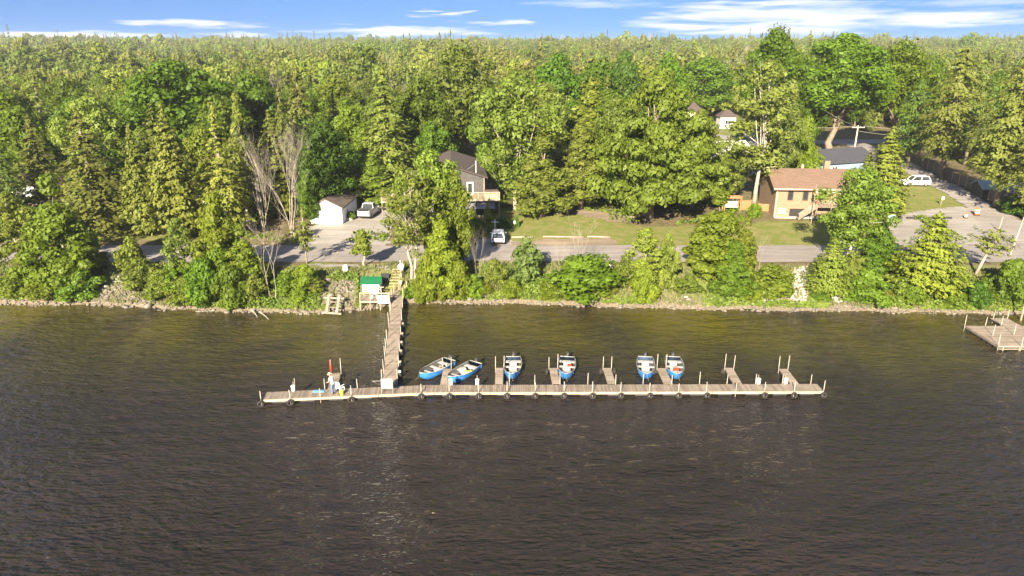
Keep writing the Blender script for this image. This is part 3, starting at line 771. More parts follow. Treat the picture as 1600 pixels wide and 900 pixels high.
OL = (1.0, .97, .95); DK = (.72, .82, .75); YL = (1.10, 1.12, .95); BG = (.9, 1.1, .8)
T = [
 # --- lake bank, left to right
 ('bushy', 92, 73, 275, 112, 'tall bright green leafy tree on the bank at the left, right of the loose birch', 'tree', (1, 1.0, .9)),
 ('birch', 18, 74, 300, 62, 'loose yellow-green birch with pale trunk at the far left of the bank', 'tree', YL),
 ('shrub', 22, 71.6, 425, 60, 'low bright shrub on the rocks at the far left end of the bank', 'shrub', (1, 1, 1)),
 ('shrub', 68, 71.2, 432, 58, 'low shrub at the water under the tall bright leafy tree', 'shrub', (1, 1, 1)),
 ('shrub', 122, 71.4, 420, 62, 'bright green shrub just left of the pile of pale rocks', 'shrub', (.8, 1, .9)),
 ('weedy', 205, 75.5, 368, 48, 'light green sapling standing beside the stone steps', 'shrub', YL),
 ('birch', 283, 73, 338, 46, 'thin sparse birch with leaning pale trunk before the left road', 'tree', OL),
 ('weedy', 222, 72.8, 402, 58, 'loose olive shrub just right of the stone steps', 'shrub', OL),
 ('weedy', 262, 72.2, 415, 56, 'scrubby olive bush at the foot of the thin leaning birch', 'shrub', YL),
 ('shrub', 300, 71.2, 425, 58, 'low green bush at the water right of the thin leaning birch', 'shrub', (.9, .95, 1)),
 ('bushy', 342, 74, 300, 84, 'leafy olive-green bank tree below the pale spruce across the road', 'tree', YL),
 ('bushy', 388, 73.4, 345, 66, 'rounded yellow-green bank tree left of the small bare tree', 'tree', OL),
 ('shrub', 325, 71, 398, 62, 'bright green bush reaching down to the waterline left of centre bank gap', 'shrub', (.9, 1.1, .9)),
 ('shrub', 368, 70.8, 405, 58, 'bright green bush at the waterline nearest the small bare tree', 'shrub', (1, 1, .9)),
 ('baresmall', 427, 71.8, 300, 88, 'small leafless tree with pale straight trunk on the bank', 'tree', (1, 1, 1)),
 ('weedy', 405, 71.4, 420, 44, 'thin scrub around the foot of the small leafless tree', 'shrub', OL),
 ('shrub', 456, 72.8, 418, 54, 'green shrub on the bank left of the boat ramp', 'shrub', YL),
 ('shrub', 485, 73.3, 405, 46, 'yellow-green shrub standing by the roadside above the rocky slope', 'shrub', YL),
 ('shrub', 477, 71.2, 440, 30, 'small bright bush among rocks just left of the boat ramp', 'shrub', (1.1, 1.15, .9)),
 ('lollipop', 567, 76.6, 358, 33, 'young round-headed tree with white trunk on the verge above the green roofed shed', 'tree', YL),
 ('sparseconifer', 475, 77.6, 320, 42, 'sparse young conifer at the kerb before the gravel driveway', 'tree', OL),
 ('airy', 640, 73.2, 262, 108, 'airy tree with white limbs leaning over the head of the pier', 'tree', OL),
 ('willow', 672, 77, 236, 96, 'large light green tree hiding the left side of the grey house', 'tree', (1.05, 1.1, .8)),
 ('bright', 712, 76.5, 272, 56, 'bright green tree touching the left front of the grey house', 'tree', (1, 1, .9)),
 ('bushy', 690, 72.2, 345, 78, 'dense column of foliage on the bank right of the pier', 'tree', YL),
 ('shrub', 668, 70.9, 400, 48, 'green bush at the waterline just right of the pier', 'shrub', YL),
 ('shrub', 716, 71.2, 408, 46, 'green bush on the right skirt of the dense foliage column', 'shrub', (1, 1, .9)),
 ('shrub', 634, 71.2, 452, 22, 'tiny bright bush tucked against the right side of the pier head', 'shrub', (.8, 1, .7)),
 ('baresmall', 745, 74, 345, 40, 'pinkish leafless sapling on the bank below the white hatchback', 'tree', (1, 1, 1)),
 ('shrub', 741, 71.3, 430, 38, 'small bright shrub at the water below the leafless sapling', 'shrub', (1, 1.1, .8)),
 ('weedy', 772, 72.5, 405, 40, 'loose weedy bush left of the grey-green shrub', 'shrub', OL),
 ('shrub', 800, 71.3, 438, 36, 'low green bush at the water left of the grey-green shrub', 'shrub', (1, 1.05, .85)),
 ('weedy', 823, 73.5, 372, 58, 'tall grey-green shrub on the bank right of the white hatchback', 'shrub', (.95, 1.0, 1.5)),
 ('shrub', 915, 72.2, 396, 112, 'wide bright green thicket in the middle of the bank', 'shrub', (1, 1.12, .8)),
 ('shrub', 868, 71.4, 430, 52, 'low bright bush at the left foot of the wide thicket', 'shrub', (1, 1.1, .8)),
 ('baresmall', 903, 75, 325, 56, 'leafless pale double-stemmed sapling rising behind the wide thicket', 'tree', (1, 1, 1)),
 ('baresmall', 880, 74, 372, 40, 'short leafless sapling at the left shoulder of the wide thicket', 'tree', (1, 1, 1)),
 ('weedy', 975, 73.5, 395, 48, 'thin olive shrub just right of the wide thicket', 'shrub', OL),
 ('birch', 1010, 72.2, 355, 62, 'slender yellow-green tree leaning over the middle right bank', 'tree', YL),
 ('shrub', 1003, 71, 412, 44, 'bright bush at the foot of the slender yellow-green tree', 'shrub', YL),
 ('weedy', 1040, 72.6, 362, 42, 'loose thin shrub right of the slender yellow-green tree', 'shrub', OL),
 ('weedy', 1072, 72.4, 425, 46, 'ragged low shrub left of the big cedar-like bank tree', 'shrub', YL),
 ('bushy', 1122, 74.6, 298, 104, 'big pale green conical tree on the bank before the wooden swing', 'tree', (1.12, 1.2, 1.2)),
 ('bushy', 1140, 71.8, 372, 62, 'deep green bush below the big pale conical bank tree', 'tree', (.62, .85, .7)),
 ('bushy', 1165, 75, 338, 46, 'smaller pale tree joined to the right side of the big conical tree', 'tree', OL),
 ('shrub', 1200, 72.6, 408, 72, 'rounded olive shrub on the pale gravel slope below the brick house', 'shrub', (.95, .95, 1)),
 ('baresmall', 1186, 74, 352, 36, 'thin leafless sapling behind the rounded olive shrub', 'tree', (1, 1, 1)),
 ('bankcedar', 1290, 72.6, 366, 68, 'small cedar standing alone between two strips of pale riprap', 'tree', (1.05, 1.05, .9)),
 ('willow', 1336, 76.6, 262, 108, 'tall green tree on the bank hiding the right end of the brick house', 'tree', (.85, 1.0, .8)),
 ('bushy', 1372, 75.4, 345, 66, 'leafy mid-green tree at the left corner of the parking lot', 'tree', (.75, .9, .8)),
 ('shrub', 1342, 71.9, 412, 76, 'broad green bush at the foot of the tall tree by the flagpole', 'shrub', (.85, 1, .9)),
 ('weedy', 1398, 71.6, 425, 52, 'scrubby bush left of the broad cedar', 'shrub', YL),
 ('bankcedar', 1440, 73, 326, 106, 'broad pointed cedar on the bank before the gravel parking lot', 'tree', (1.1, 1.15, .8)),
 ('shrub', 1412, 71.2, 432, 44, 'low bush at the left foot of the broad pointed cedar', 'shrub', (.8, 1, .8)),
 ('shrub', 1468, 70.9, 438, 40, 'low bush at the right foot of the broad pointed cedar', 'shrub', (1, 1.1, .8)),
 ('shrub', 1508, 71.0, 432, 46, 'dark green bush left of the leaning pine', 'shrub', (.65, .85, .8)),
 ('shrub', 1562, 72, 395, 66, 'leafy green bush behind the leaning pine trunk', 'shrub', (.8, .95, .8)),
 ('shrub', 1592, 72.5, 432, 44, 'green bush at the right edge of the bank', 'shrub', (1, 1, .9)),
 ('weedy', 45, 73.1, 415, 54, 'ragged green bank shrub just right of the left edge', 'shrub', (1.1, 0.97, 0.8)),
 ('weedy', 248, 71.7, 440, 44, 'spreading green bank shrub just left of the thin leaning birch', 'shrub', (1.01, 1.04, 0.9)),
 ('shrub', 285, 73.1, 398, 52, 'small green bank shrub just right of the thin leaning birch', 'shrub', (0.92, 1.12, 0.74)),
 ('shrub', 350, 73.1, 380, 58, 'loose green bank shrub just right of the thin leaning birch', 'shrub', (0.99, 1.13, 0.85)),
 ('weedy', 385, 73.1, 420, 48, 'leafy green bank shrub just left of the small leafless bank tree', 'shrub', (0.89, 1.0, 1.1)),
 ('weedy', 500, 73.1, 425, 36, 'low green bank shrub just left of the boat ramp', 'shrub', (1.08, 1.02, 0.98)),
 ('shrub', 655, 71.7, 440, 38, 'spreading green bank shrub just left of the dense foliage column', 'shrub', (1.02, 1.08, 1.06)),
 ('shrub', 757, 71.7, 445, 34, 'dense green bank shrub just right of the leafless pinkish sapling', 'shrub', (1.18, 1.05, 0.78)),
 ('weedy', 945, 71.7, 440, 42, 'ragged green bank shrub just right of the wide bright thicket', 'shrub', (1.16, 0.98, 1.01)),
 ('shrub', 1172, 71.7, 440, 38, 'loose green bank shrub just left of the rounded olive shrub', 'shrub', (1.03, 1.09, 0.79)),
 ('shrub', 1275, 71.7, 445, 34, 'ragged green bank shrub just left of the lone small cedar', 'shrub', (0.94, 1.03, 0.85)),
 ('weedy', 1382, 71.7, 448, 38, 'small green bank shrub just right of the tall tree by the flagpole', 'shrub', (1.19, 0.99, 1.01)),
 ('shrub', 1425, 73.1, 395, 42, 'dense green bank shrub just left of the broad pointed cedar', 'shrub', (0.96, 0.95, 1.01)),
 ('shrub', 1487, 71.7, 448, 42, 'leafy green bank shrub just right of the broad pointed cedar', 'shrub', (0.93, 1.03, 0.88)),
 ('weedy', 1530, 71.7, 450, 44, 'ragged green bank shrub just left of the leaning pine', 'shrub', (1.0, 1.07, 0.82)),
 ('shrub', 1575, 71.7, 448, 42, 'low green bank shrub just left of the right edge', 'shrub', (0.88, 0.97, 0.74)),
 ('weedy', 1320, 73.1, 385, 54, 'spreading green bank shrub just left of the tall tree by the flagpole', 'shrub', (1.03, 1.02, 1.02)),
 # --- across the road
 ('cedar', 268, 88.5, 163, 78, 'tall full cedar with twin trunks beside the left lawn', 'tree', OL),
 ('cedar', 215, 90, 195, 56, 'shorter cedar just left of the tall twin-trunked cedar', 'tree', OL),
 ('spruce', 138, 91.5, 172, 150, 'very broad dark olive spruce behind the left lawn', 'tree', (.95, .92, 1)),
 ('spruce', 62, 96, 180, 100, 'olive spruce beside the dark cabin on the left', 'tree', (.95, .92, 1)),
 ('spruce', 5, 90, 205, 74, 'blue-green spruce at the far left edge before the cabin', 'tree', (.68, .95, .9)),
 ('weedy', 48, 84.5+3, 322, 70, 'loose yellowish bushes beside the left road below the cabin', 'shrub', YL),
 ('thinspruce', 345, 88.5, 160, 78, 'pale shaggy spruce right of the tall twin-trunked cedar', 'tree', (1.15, 1.15, 1)),
 ('fluffy', 378, 103, 146, 46, 'small pointed cedar top showing above the leafless tree', 'tree', OL),
 ('bare', 448, 90, 184, 128, 'large multi-stemmed leafless tree left of the white garage', 'tree', (1, 1, 1)),
 ('bare', 404, 92, 192, 84, 'leafless tree with fine pinkish twigs beside the pale spruce', 'tree', (1, 1, 1)),
 ('cedar', 428, 99, 172, 66, 'olive cedar seen through the leafless trees', 'tree', OL),
 ('maple', 508, 101, 190, 90, 'deep green leafy tree overhanging the white garage', 'tree', (.62, .8, .7)),
 ('bright', 483, 95.5, 268, 42, 'small leafy tree at the left end of the white garage', 'tree', (.7, .85, .8)),
 ('spruce', 470, 122, 98, 92, 'grey-olive spruce rising behind the leafless trees', 'tree', (.85, .85, 1)),
 ('spruce', 602, 112, 104, 122, 'huge drooping spruce behind the pickup truck', 'tree', (.98, 1, .95)),
 ('fluffy', 582, 106, 240, 72, 'low yellow-green boughs of cedar at the end of the driveway', 'tree', (1.0, 1.1, .8)),
 ('bright', 548, 116, 165, 66, 'bright green tree between the garage and the huge drooping spruce', 'tree', (.9, 1.05, .8)),
 ('maple', 660, 122, 118, 92, 'mid green tree right behind the huge drooping spruce', 'tree', (1.05, 1.0, .9)),
 ('bright', 676, 116, 190, 62, 'deep green tree behind the left end of the grey house', 'tree', (.68, .9, .7)),
 ('maple', 722, 150, 66, 104, 'dense olive tree whose tip breaks the skyline left of centre', 'tree', (.85, .85, 1.2)),
 ('cedar', 706, 154, 48, 26, 'pointed treetop breaking the skyline above the grey house', 'tree', OL),
 ('willow', 806, 102, 118, 138, 'large light green tree with white limbs right of the grey house', 'tree', (1, 1, 1)),
 ('willow', 770, 108, 160, 76, 'light green tree leaning over the grey house deck', 'tree', (1, 1.08, .9)),
 ('fluffy', 848, 99, 198, 86, 'cedar at the left end of the lawn with pale twin trunks', 'tree', OL),
 ('fluffy', 908, 103, 185, 82, 'cedar standing left of the giant spreading tree', 'tree', OL),
 ('fluffy', 922, 116, 122, 92, 'tall yellow-olive cedar behind the left side of the giant tree', 'tree', (1.1, 1.05, .9)),
 ('giant', 1022, 98, 113, 196, 'giant spreading conical tree in the middle of the lawn', 'tree', (.98, 1.02, .75)),
 ('giant', 1086, 103, 175, 120, 'broad low-spreading tree joined to the right of the giant tree', 'tree', (.9, 1, .8)),
 ('willow', 965, 106, 150, 90, 'light green tree filling the gap left of the giant tree', 'tree', (1, 1, .9)),
 ('poplar', 1190, 104, 94, 112, 'tall poplar with white trunk left of the brick house', 'tree', (1.15, 1.15, 1.4)),
 ('willow', 1150, 108, 226, 50, 'silvery tree between the giant tree and the tall poplar', 'tree', (1, 1, 1.2)),
 ('willow', 1222, 111, 158, 70, 'silvery tree whose boughs reach the brick house roof', 'tree', (1, 1, 1.2)),
 ('bright', 1256, 116, 182, 46, 'bright yellow-green tree above the left end of the brick roof', 'tree', (1.1, 1.1, .8)),
 ('cedar', 1384, 98.5, 198, 76, 'shaggy cedar between the brick house and the white sport utility car', 'tree', (1.05, 1, .9)),
 ('cedar', 1352, 101, 238, 48, 'small cedar right behind the brick house roof end', 'tree', OL),
 ('smallcedar', 762, 92.4, 316, 21, 'narrow golden cedar standing behind the white hatchback', 'tree', (1.5, 1.3, .7)),
 ('smallcedar', 738, 93, 322, 20, 'narrow green cedar before the red curtained window', 'tree', (.9, 1, .8)),
 ('shrub', 786, 93.5, 338, 26, 'dark green bush right of the narrow golden cedar', 'shrub', (.6, .85, .7)),
 ('shrub', 722, 91.5, 340, 30, 'dark bush below the grey house left of the narrow cedar', 'shrub', (.6, .8, .8)),
 ('shrub', 750, 90.8, 345, 30, 'low green bush between the two narrow cedars', 'shrub', (.7, .85, .8)),
 ('shrub', 807, 94, 336, 10, 'single small bush alone on the lawn right of the grey house', 'shrub', (.7, 1, .7)),
 ('shrub', 1180, 98.5, 318, 26, 'small bush beside the tall poplar trunk', 'shrub', (1, 1.1, .8)),
 # --- back row
 ('maple', 282, 118, 95, 160, 'very broad bright green tree behind the left cedars', 'tree', (.85, 1.12, .75)),
 ('maple', 226, 132, 118, 84, 'mid green tree behind the shorter left cedar', 'tree', (.9, .95, .9)),
 ('maple', 396, 134, 112, 96, 'rounded green tree behind the small pointed cedar', 'tree', (.9, 1.05, .8)),
 ('bright', 872, 152, 84, 84, 'deep green round tree on the skyline right of centre', 'tree', (.62, .9, .6)),
 ('bright', 935, 155, 94, 90, 'wide green tree behind the cedars right of centre', 'tree', (.7, .9, .6)),
 ('bright', 972, 185, 80, 48, 'small dark round treetop above the giant tree', 'tree', (.5, .65, .6)),
 ('bright', 1040, 160, 84, 64, 'green treetop right behind the top of the giant tree', 'tree', (.7, .95, .6)),
 ('maple', 1100, 218, 90, 96, 'wide green tree behind the small white pavilion', 'tree', (.9, 1.1, .7)),
 ('tallmaple', 1205, 152, 42, 108, 'tallest bright green tree rising above the skyline right of centre', 'tree', (.95, 1.12, .75)),
 ('tallmaple', 1312, 150, 53, 150, 'great broad green tree above the blue-grey house', 'tree', (.95, 1.1, .75)),
 ('tallmaple', 1402, 154, 62, 108, 'tall bright green tree right of the great broad tree', 'tree', (1, 1.1, .75)),
 ('maple', 1258, 152, 88, 66, 'green tree in the gap between the two tallest trees', 'tree', (.8, 1, .7)),
 ('maple', 1445, 155, 90, 70, 'green tree behind the bright spruce by the side road', 'tree', (.95, 1.1, .8)),
 ('highspruce', 1430, 136, 122, 56, 'blue-green spruce at the end of the side road', 'tree', (.7, .98, .75)),
 ('highspruce', 1490, 125, 74, 92, 'tall olive spruce standing behind the plank fence', 'tree', (.9, .92, .9)),
 ('highspruce', 1524, 140, 92, 60, 'spruce right behind the tall olive spruce', 'tree', (.75, .9, .8)),
 ('highspruce', 1582, 104, 82, 108, 'tall shaggy spruce at the right edge of the picture', 'tree', (.98, .98, .95)),
 ('highspruce', 1622, 97, 170, 80, 'spruce cut off by the right edge beside the plank fence', 'tree', (.9, .92, .9)),
 ('bright', 1548, 150, 112, 60, 'deep green tree between the two right-hand spruces', 'tree', (.6, .8, .7)),
 ('shrub', 1582, 101, 304, 38, 'dark green hedge bush at the near end of the plank fence', 'shrub', (.55, .75, .6)),
 ('shrub', 1614, 98, 306, 44, 'dark green hedge bush below the right-edge spruce', 'shrub', (.55, .75, .6)),
 ('weedy', 1380, 90.5, 378-15, 26, 'low scrub under the left corner of the parking lot', 'shrub', (.9, 1, .8)),
]
for t in T: tpx(t[0], t[1], t[2], t[3], t[4], t[5], t[6], None, t[7])
tpx('pine', 1549, 74, 352, 74, 'pine with long white leaning trunk and shaggy top on the right bank', 'tree', None, (1, 1, 1), lean=R(17)).location.x -= 1.2
tpx('birch', 1596, 71.6, 388, 34, 'leaning pale trunk at the right edge of the bank', 'tree', None, OL, lean=R(14)).location.x -= .8

# ------------------------------------------------------------------ filler wood, single trees up to ~205 m
noplant = lawn_polys + [
    [(-32, 88), (-22, 88), (-10, 93), (-12, 112), (-32, 108)],       # driveway, garage
    [(-20, 92), (-2, 92), (-2, 118), (-17, 118)],                     # grey house
    [(34, 90), (58, 90), (58, 114), (34, 114)],                       # brick house
    [(52, 116), (74, 116), (78, 142), (52, 142)],                     # blue house
    [(60, 84), (84, 84), (98, 190), (76, 190)],                       # side road
    [(40, 150), (62, 150), (70, 215), (48, 215)], [(60, 160), (98, 160), (98, 190), (60, 190)],
    [(29, 110), (39, 110), (68, 205), (50, 205)], [(8.5, 105), (11, 105), (17, 178), (12.3, 178)],
    [(-82, 92), (-66, 92), (-70, 108), (-86, 108)],
    [(-12, 118), (-2, 118), (-2, 140), (-14, 140)],
    [(10, 185), (22, 185), (22, 215), (10, 215)]]
lowpoly = [[(30, 142), (100, 142), (100, 200), (30, 200)], [(-16, 118), (0, 118), (0, 150), (-16, 150)], [(10, 170), (24, 170), (24, 190), (10, 190)]]
def free(x, y, r):
    for q in noplant:
        if bool(inpoly(np.array([x]), np.array([y]), q)[0]): return False
    for a, b, w in placed:
        if (a - x) ** 2 + (b - y) ** 2 < (r + w * .28) ** 2: return False
    return True
zones = [(-1e9, -28, 'left of the white garage'), (-28, 2, 'behind the grey house'), (2, 38, 'behind the giant tree'), (38, 66, 'behind the brick house'), (66, 1e9, 'right of the side road')]
kindlab = {'maple': 'green broadleaf tree', 'bright': 'yellow-green leafy tree', 'spruce': 'dark olive spruce', 'cedar': 'pale olive cedar', 'willow': 'silvery leafy tree', 'bare': 'leafless grey tree', 'thinspruce': 'thin shaggy spruce'}
fr = random.Random(21)
nfill = 0
fills = []
y = 98.0
while y < 216 and nfill < 178:
    half = 0.80 * y * .945 + 8
    x = -half + fr.uniform(0, 6)
    while x < half:
        xx = x + fr.uniform(-2.5, 2.5); yy = y + fr.uniform(-3, 3)
        if free(xx, yy, 3.0):
            k = fr.choices(['maple', 'bright', 'spruce', 'cedar', 'willow', 'bare', 'thinspruce'], [30, 18, 14, 18, 12, 4, 6])[0]
            low = any(bool(inpoly(np.array([xx]), np.array([yy]), q)[0]) for q in lowpoly)
            h = fr.uniform(11, 16.5) if k in ('maple', 'bright', 'willow', 'bare', 'cedar') else fr.uniform(14, 19)
            if low: h *= .55
            w = {'maple': .62, 'bright': .62, 'spruce': .42, 'cedar': .42, 'willow': .6, 'bare': .5, 'thinspruce': .36}[k] * h * fr.uniform(.9, 1.15)
            zn = [z for z in zones if z[0] <= xx < z[1]][0][2]
            band = 'front rows' if yy < 135 else ('middle rows' if yy < 172 else 'back rows')
            tn = fr.uniform(.72, 1.08)
            fo = place(k, xx, yy, h, w, 'x', 'tree', f'{kindlab[k]}s in the {band} {zn}', (tn * fr.uniform(.9, 1.08), tn * fr.uniform(.97, 1.05), tn * fr.uniform(.75, 1.05)))
            nfill += 1; fills.append((k, band, zn, xx / yy, fo))
        x += 9.2 + fr.uniform(0, 3)
    y += 8.2
ORD = ['first', 'second', 'third', 'fourth', 'fifth', 'sixth', 'seventh', 'eighth', 'ninth', 'tenth', 'eleventh', 'twelfth', 'thirteenth', 'fourteenth', 'fifteenth', 'sixteenth', 'seventeenth', 'eighteenth', 'nineteenth', 'twentieth']
for key in {f[:3] for f in fills}:
    for n_, f in enumerate(sorted([f for f in fills if f[:3] == key], key=lambda f: f[3])):
        f[4]['label'] = f'{kindlab[key[0]]}, {ORD[n_]} from left of its kind, {key[1]} {key[2]}'
print('hand', len(T), 'fill', nfill)

# ------------------------------------------------------------------ far forest (stuff): instanced by geometry nodes
src = bpy.data.collections.new('far_tree_sources')
def far_src(tr_, cr, nm):
    o = bpy.data.objects.new(nm, cr); src.objects.link(o); return o
farkinds = {
    'broadleaf': [broadleaf(13, 12, .15, 'round', 60, 46, .42, s, limbs=0, leaf=LEAF, rc=(.08, .15))[1] for s in (201,)] + [broadleaf(13, 11.5, .15, 'round', 60, 46, .42, s, limbs=0, leaf=LEAFO, rc=(.08, .15))[1] for s in (202, 203)],
    'conifer': [conifer(16, 6, .05, 17, 7, 13, .62, s, droop=.3)[1] for s in (211, 212)] + [conifer(14, 5, .05, 17, 7, 13, .55, 213, droop=.05, prof='cedar', leaf=CEDAR)[1]],
    'leafless': [bare(12, 7, 33, stems=2, depth=4, r0=.014)[1]],
}
def tintmat(name, c1, c2):
    m = leafmat(name, c1, c2, trans=.45, scale=.25, rnd=.5); nt = m.node_tree
    at = nt.nodes.new('ShaderNodeAttribute'); at.attribute_type = 'INSTANCER'; at.attribute_name = 'tone'
    hs = [n for n in nt.nodes if n.bl_idname == 'ShaderNodeHueSaturation'][0]
    x = nt.nodes.new('ShaderNodeMix'); x.data_type = 'RGBA'; x.blend_type = 'MULTIPLY'; x.inputs[0].default_value = 1
    src_ = hs.inputs['Color'].links[0].from_socket; nt.links.new(src_, x.inputs[6]); nt.links.new(at.outputs['Color'], x.inputs[7]); nt.links.new(x.outputs[2], hs.inputs['Color'])
    return m
FL = tintmat('far_leaf', (.080, .112, .008), (.155, .200, .018)); FO = tintmat('far_olive', (.100, .126, .018), (.170, .205, .032)); FN = tintmat('far_needle', (.085, .104, .020), (.155, .175, .036))
for k_, l_ in farkinds.items():
    for q_ in l_:
        if k_ != 'leafless': 
            mm = q_.materials[0]; q_.materials[0] = {'leaf_green': FL, 'leaf_olive': FO, 'needle_olive': FN, 'needle_cedar': FO}[mm.name]
def far_forest(name, label, kinds, count, y0, y1, seed):
    g = np.random.default_rng(seed)
    n = count * 3
    y = y0 + (y1 - y0) * g.random(n) ** 1.35; x = (g.random(n) * 2 - 1) * (.80 * y + 30)
    keep = np.ones(n, bool)
    for q in noplant: keep &= ~inpoly(x, y, q)
    cell = {}
    sel = []
    mn = np.interp(y, [200, 700, 2500], [5.4, 7, 15])
    for i in np.nonzero(keep)[0]:
        c = (int(x[i] // mn[i]), int(y[i] // mn[i]), int(mn[i]))
        if c in cell: continue
        cell[c] = 1; sel.append(i)
    sel = np.array(sel); x = x[sel]; y = y[sel]; z = H(x, y)
    me = bpy.data.meshes.new(name); me.vertices.add(len(x)); me.vertices.foreach_set('co', np.stack([x, y, z], 1).astype(np.float32).ravel())
    # patches of conifers and leafless trees amid the broadleaf wood
    pn = vnoise(x, y * .6, 60, seed)
    pick = np.zeros(len(x), np.int32)
    r = g.random(len(x))
    nb = len(farkinds['broadleaf']); ncf = len(farkinds['conifer'])
    con = r < np.where(pn > .55, .60, .22)
    pick = np.where(con, nb + g.integers(0, ncf, len(x)), g.integers(0, nb, len(x)))
    pick = np.where(g.random(len(x)) < np.where(pn > .62, .08, .015), nb + ncf, pick)
    a = me.attributes.new('pick', 'INT', 'POINT'); a.data.foreach_set('value', pick.astype(np.int32))
    s = np.where(g.random(len(x)) < .08, 1.25, 1) * g.uniform(.62, 1.22, len(x)) * np.interp(y, [200, 700, 2500], [.95, 1.05, 1.35])
    a = me.attributes.new('size', 'FLOAT', 'POINT'); a.data.foreach_set('value', s.astype(np.float32))
    s *= .72 + .62 * vnoise(x, y * .7, 45, seed + 3)
    tn = np.ones((len(x), 4), np.float32); base_ = .84 + .55 * vnoise(x, y * .5, 70, seed + 1) + g.normal(0, .09, len(x)); yl = vnoise(x, y * .5, 38, seed + 2)
    tn[:, 0] = base_ * (.82 + .38 * yl); tn[:, 1] = base_; tn[:, 2] = base_ * (.8 + .5 * yl)
    a = me.attributes.new('tone', 'FLOAT_COLOR', 'POINT'); a.data.foreach_set('color', tn.ravel())
    me.attributes['size'].data.foreach_set('value', s.astype(np.float32))
    a = me.attributes.new('spin', 'FLOAT', 'POINT'); a.data.foreach_set('value', (g.random(len(x)) * 6.28).astype(np.float32))
    o = link(bpy.data.objects.new(name, me)); tag(o, label, 'forest', None, 'stuff')
    ng = bpy.data.node_groups.new('forest_scatter', 'GeometryNodeTree')
    ng.interface.new_socket('Geometry', in_out='INPUT', socket_type='NodeSocketGeometry'); ng.interface.new_socket('Geometry', in_out='OUTPUT', socket_type='NodeSocketGeometry')
    N = ng.nodes; L = ng.links
    gi = N.new('NodeGroupInput'); go = N.new('NodeGroupOutput')
    iop = N.new('GeometryNodeInstanceOnPoints'); ci = N.new('GeometryNodeCollectionInfo')
    ci.inputs['Collection'].default_value = src; ci.inputs['Separate Children'].default_value = True; ci.inputs['Reset Children'].default_value = True
    def attr(nm, ty):
        a = N.new('GeometryNodeInputNamedAttribute'); a.data_type = ty; a.inputs['Name'].default_value = nm; return a.outputs[0]
    L.new(gi.outputs[0], iop.inputs['Points']); L.new(ci.outputs[0], iop.inputs['Instance']); iop.inputs['Pick Instance'].default_value = True
    L.new(attr('pick', 'INT'), iop.inputs['Instance Index'])
    cx = N.new('ShaderNodeCombineXYZ'); L.new(attr('spin', 'FLOAT'), cx.inputs[2]); L.new(cx.outputs[0], iop.inputs['Rotation'])
    cs = N.new('ShaderNodeCombineXYZ'); sa = attr('size', 'FLOAT')
    for i in range(3): L.new(sa, cs.inputs[i])
    L.new(cs.outputs[0], iop.inputs['Scale']); L.new(iop.outputs[0], go.inputs[0])
    md = o.modifiers.new('scatter', 'NODES'); md.node_group = ng
    print(name, len(x)); return o
i_ = 0
for k in ('broadleaf', 'conifer', 'leafless'):
    for me_ in farkinds[k]:
        far_src(None, me_, f'a{i_:02d}_source'); i_ += 1
far_forest('distant_forest', 'mixed wood of broadleaf trees and conifers rolling back to the skyline', farkinds, 15000, 205, 2700, 5)

# ------------------------------------------------------------------ bank rocks, grass, undergrowth (stuff)
def rock_proto(seed):
    g = np.random.default_rng(seed)
    import bmesh
    bm = bmesh.new(); bmesh.ops.create_icosphere(bm, subdivisions=1, radius=.5)
    V = np.array([v.co[:] for v in bm.verts]); Fq = np.array([[v.index for v in f.verts] for f in bm.faces]); bm.free()
    V *= g.uniform(.7, 1.25, (len(V), 1)); V *= np.array([1, .85, .62]); return V, Fq
RP = [rock_proto(s) for s in range(6)]
def rocks(name, label, n, fx, size, m, seed, sink=.25):
    g = np.random.default_rng(seed); VS = []; FS = []; off = 0
    X, Y = fx(g, n)
    Z = H(X, Y)
    for x, y, z in zip(X, Y, Z):
        V, Fq = RP[g.integers(0, 6)]; s = size * math.exp(g.normal(0, .42)); a = g.random() * 6.28
        c, sn = math.cos(a), math.sin(a)
        v = V * s * g.uniform(.8, 1.2, 3); v = np.stack([v[:, 0] * c - v[:, 1] * sn, v[:, 0] * sn + v[:, 1] * c, v[:, 2]], 1)
        VS.append(v + np.array([x, y, z + s * .62 * (.5 - sink)])); FS.append(Fq + off); off += len(V)
    me = np_mesh(name, np.concatenate(VS), np.concatenate(FS), m)
    return tag(link(bpy.data.objects.new(name, me)), label, 'rocks', None, 'stuff')
def shore_strip(lo, hi, x0=-62, x1=66, pw_=1.6):
    def f(g, n):
        X = g.uniform(x0, x1, n); d = lo + (hi - lo) * g.random(n) ** pw_
        return X, shore(X) + d
    return f
rocks('shoreline_rocks', 'broken brown and grey rocks lining the water edge', 2100, shore_strip(-.35, 1.25), .26, ROCK, 1)
def patch(polys):
    pp = [pw(q) for q in polys]
    def f(g, n):
        X = []; Y = []
        per = n // len(pp)
        for q in pp:
            xs = [p[0] for p in q]; ys = [p[1] for p in q]
            a = g.uniform(min(xs), max(xs), per * 5); b = g.uniform(min(ys), max(ys), per * 5)
            k = inpoly(a, b, q); X += list(a[k][:per]); Y += list(b[k][:per])
        return np.array(X), np.array(Y)
    return f
rocks('riprap_slope', 'pale riprap tipped down the bank below the brick house', 1500, patch([[(1236, 418), (1262, 418), (1262, 476), (1195, 478), (1190, 470), (1236, 462)], [(1296, 425), (1316, 440), (1335, 470), (1300, 474)], [(1150, 420), (1172, 430), (1170, 470), (1150, 465)]]), .20, ROCKW, 2)
rocks('grey_rock_slope', 'grey stones covering the bank around the boat ramp and below the stone steps', 1700, patch([[(430, 450), (560, 445), (562, 480), (420, 482)], [(158, 448), (215, 440), (240, 472), (150, 470)], [(500, 425), (558, 428), (556, 460), (505, 455)]]), .20, ROCK, 3)
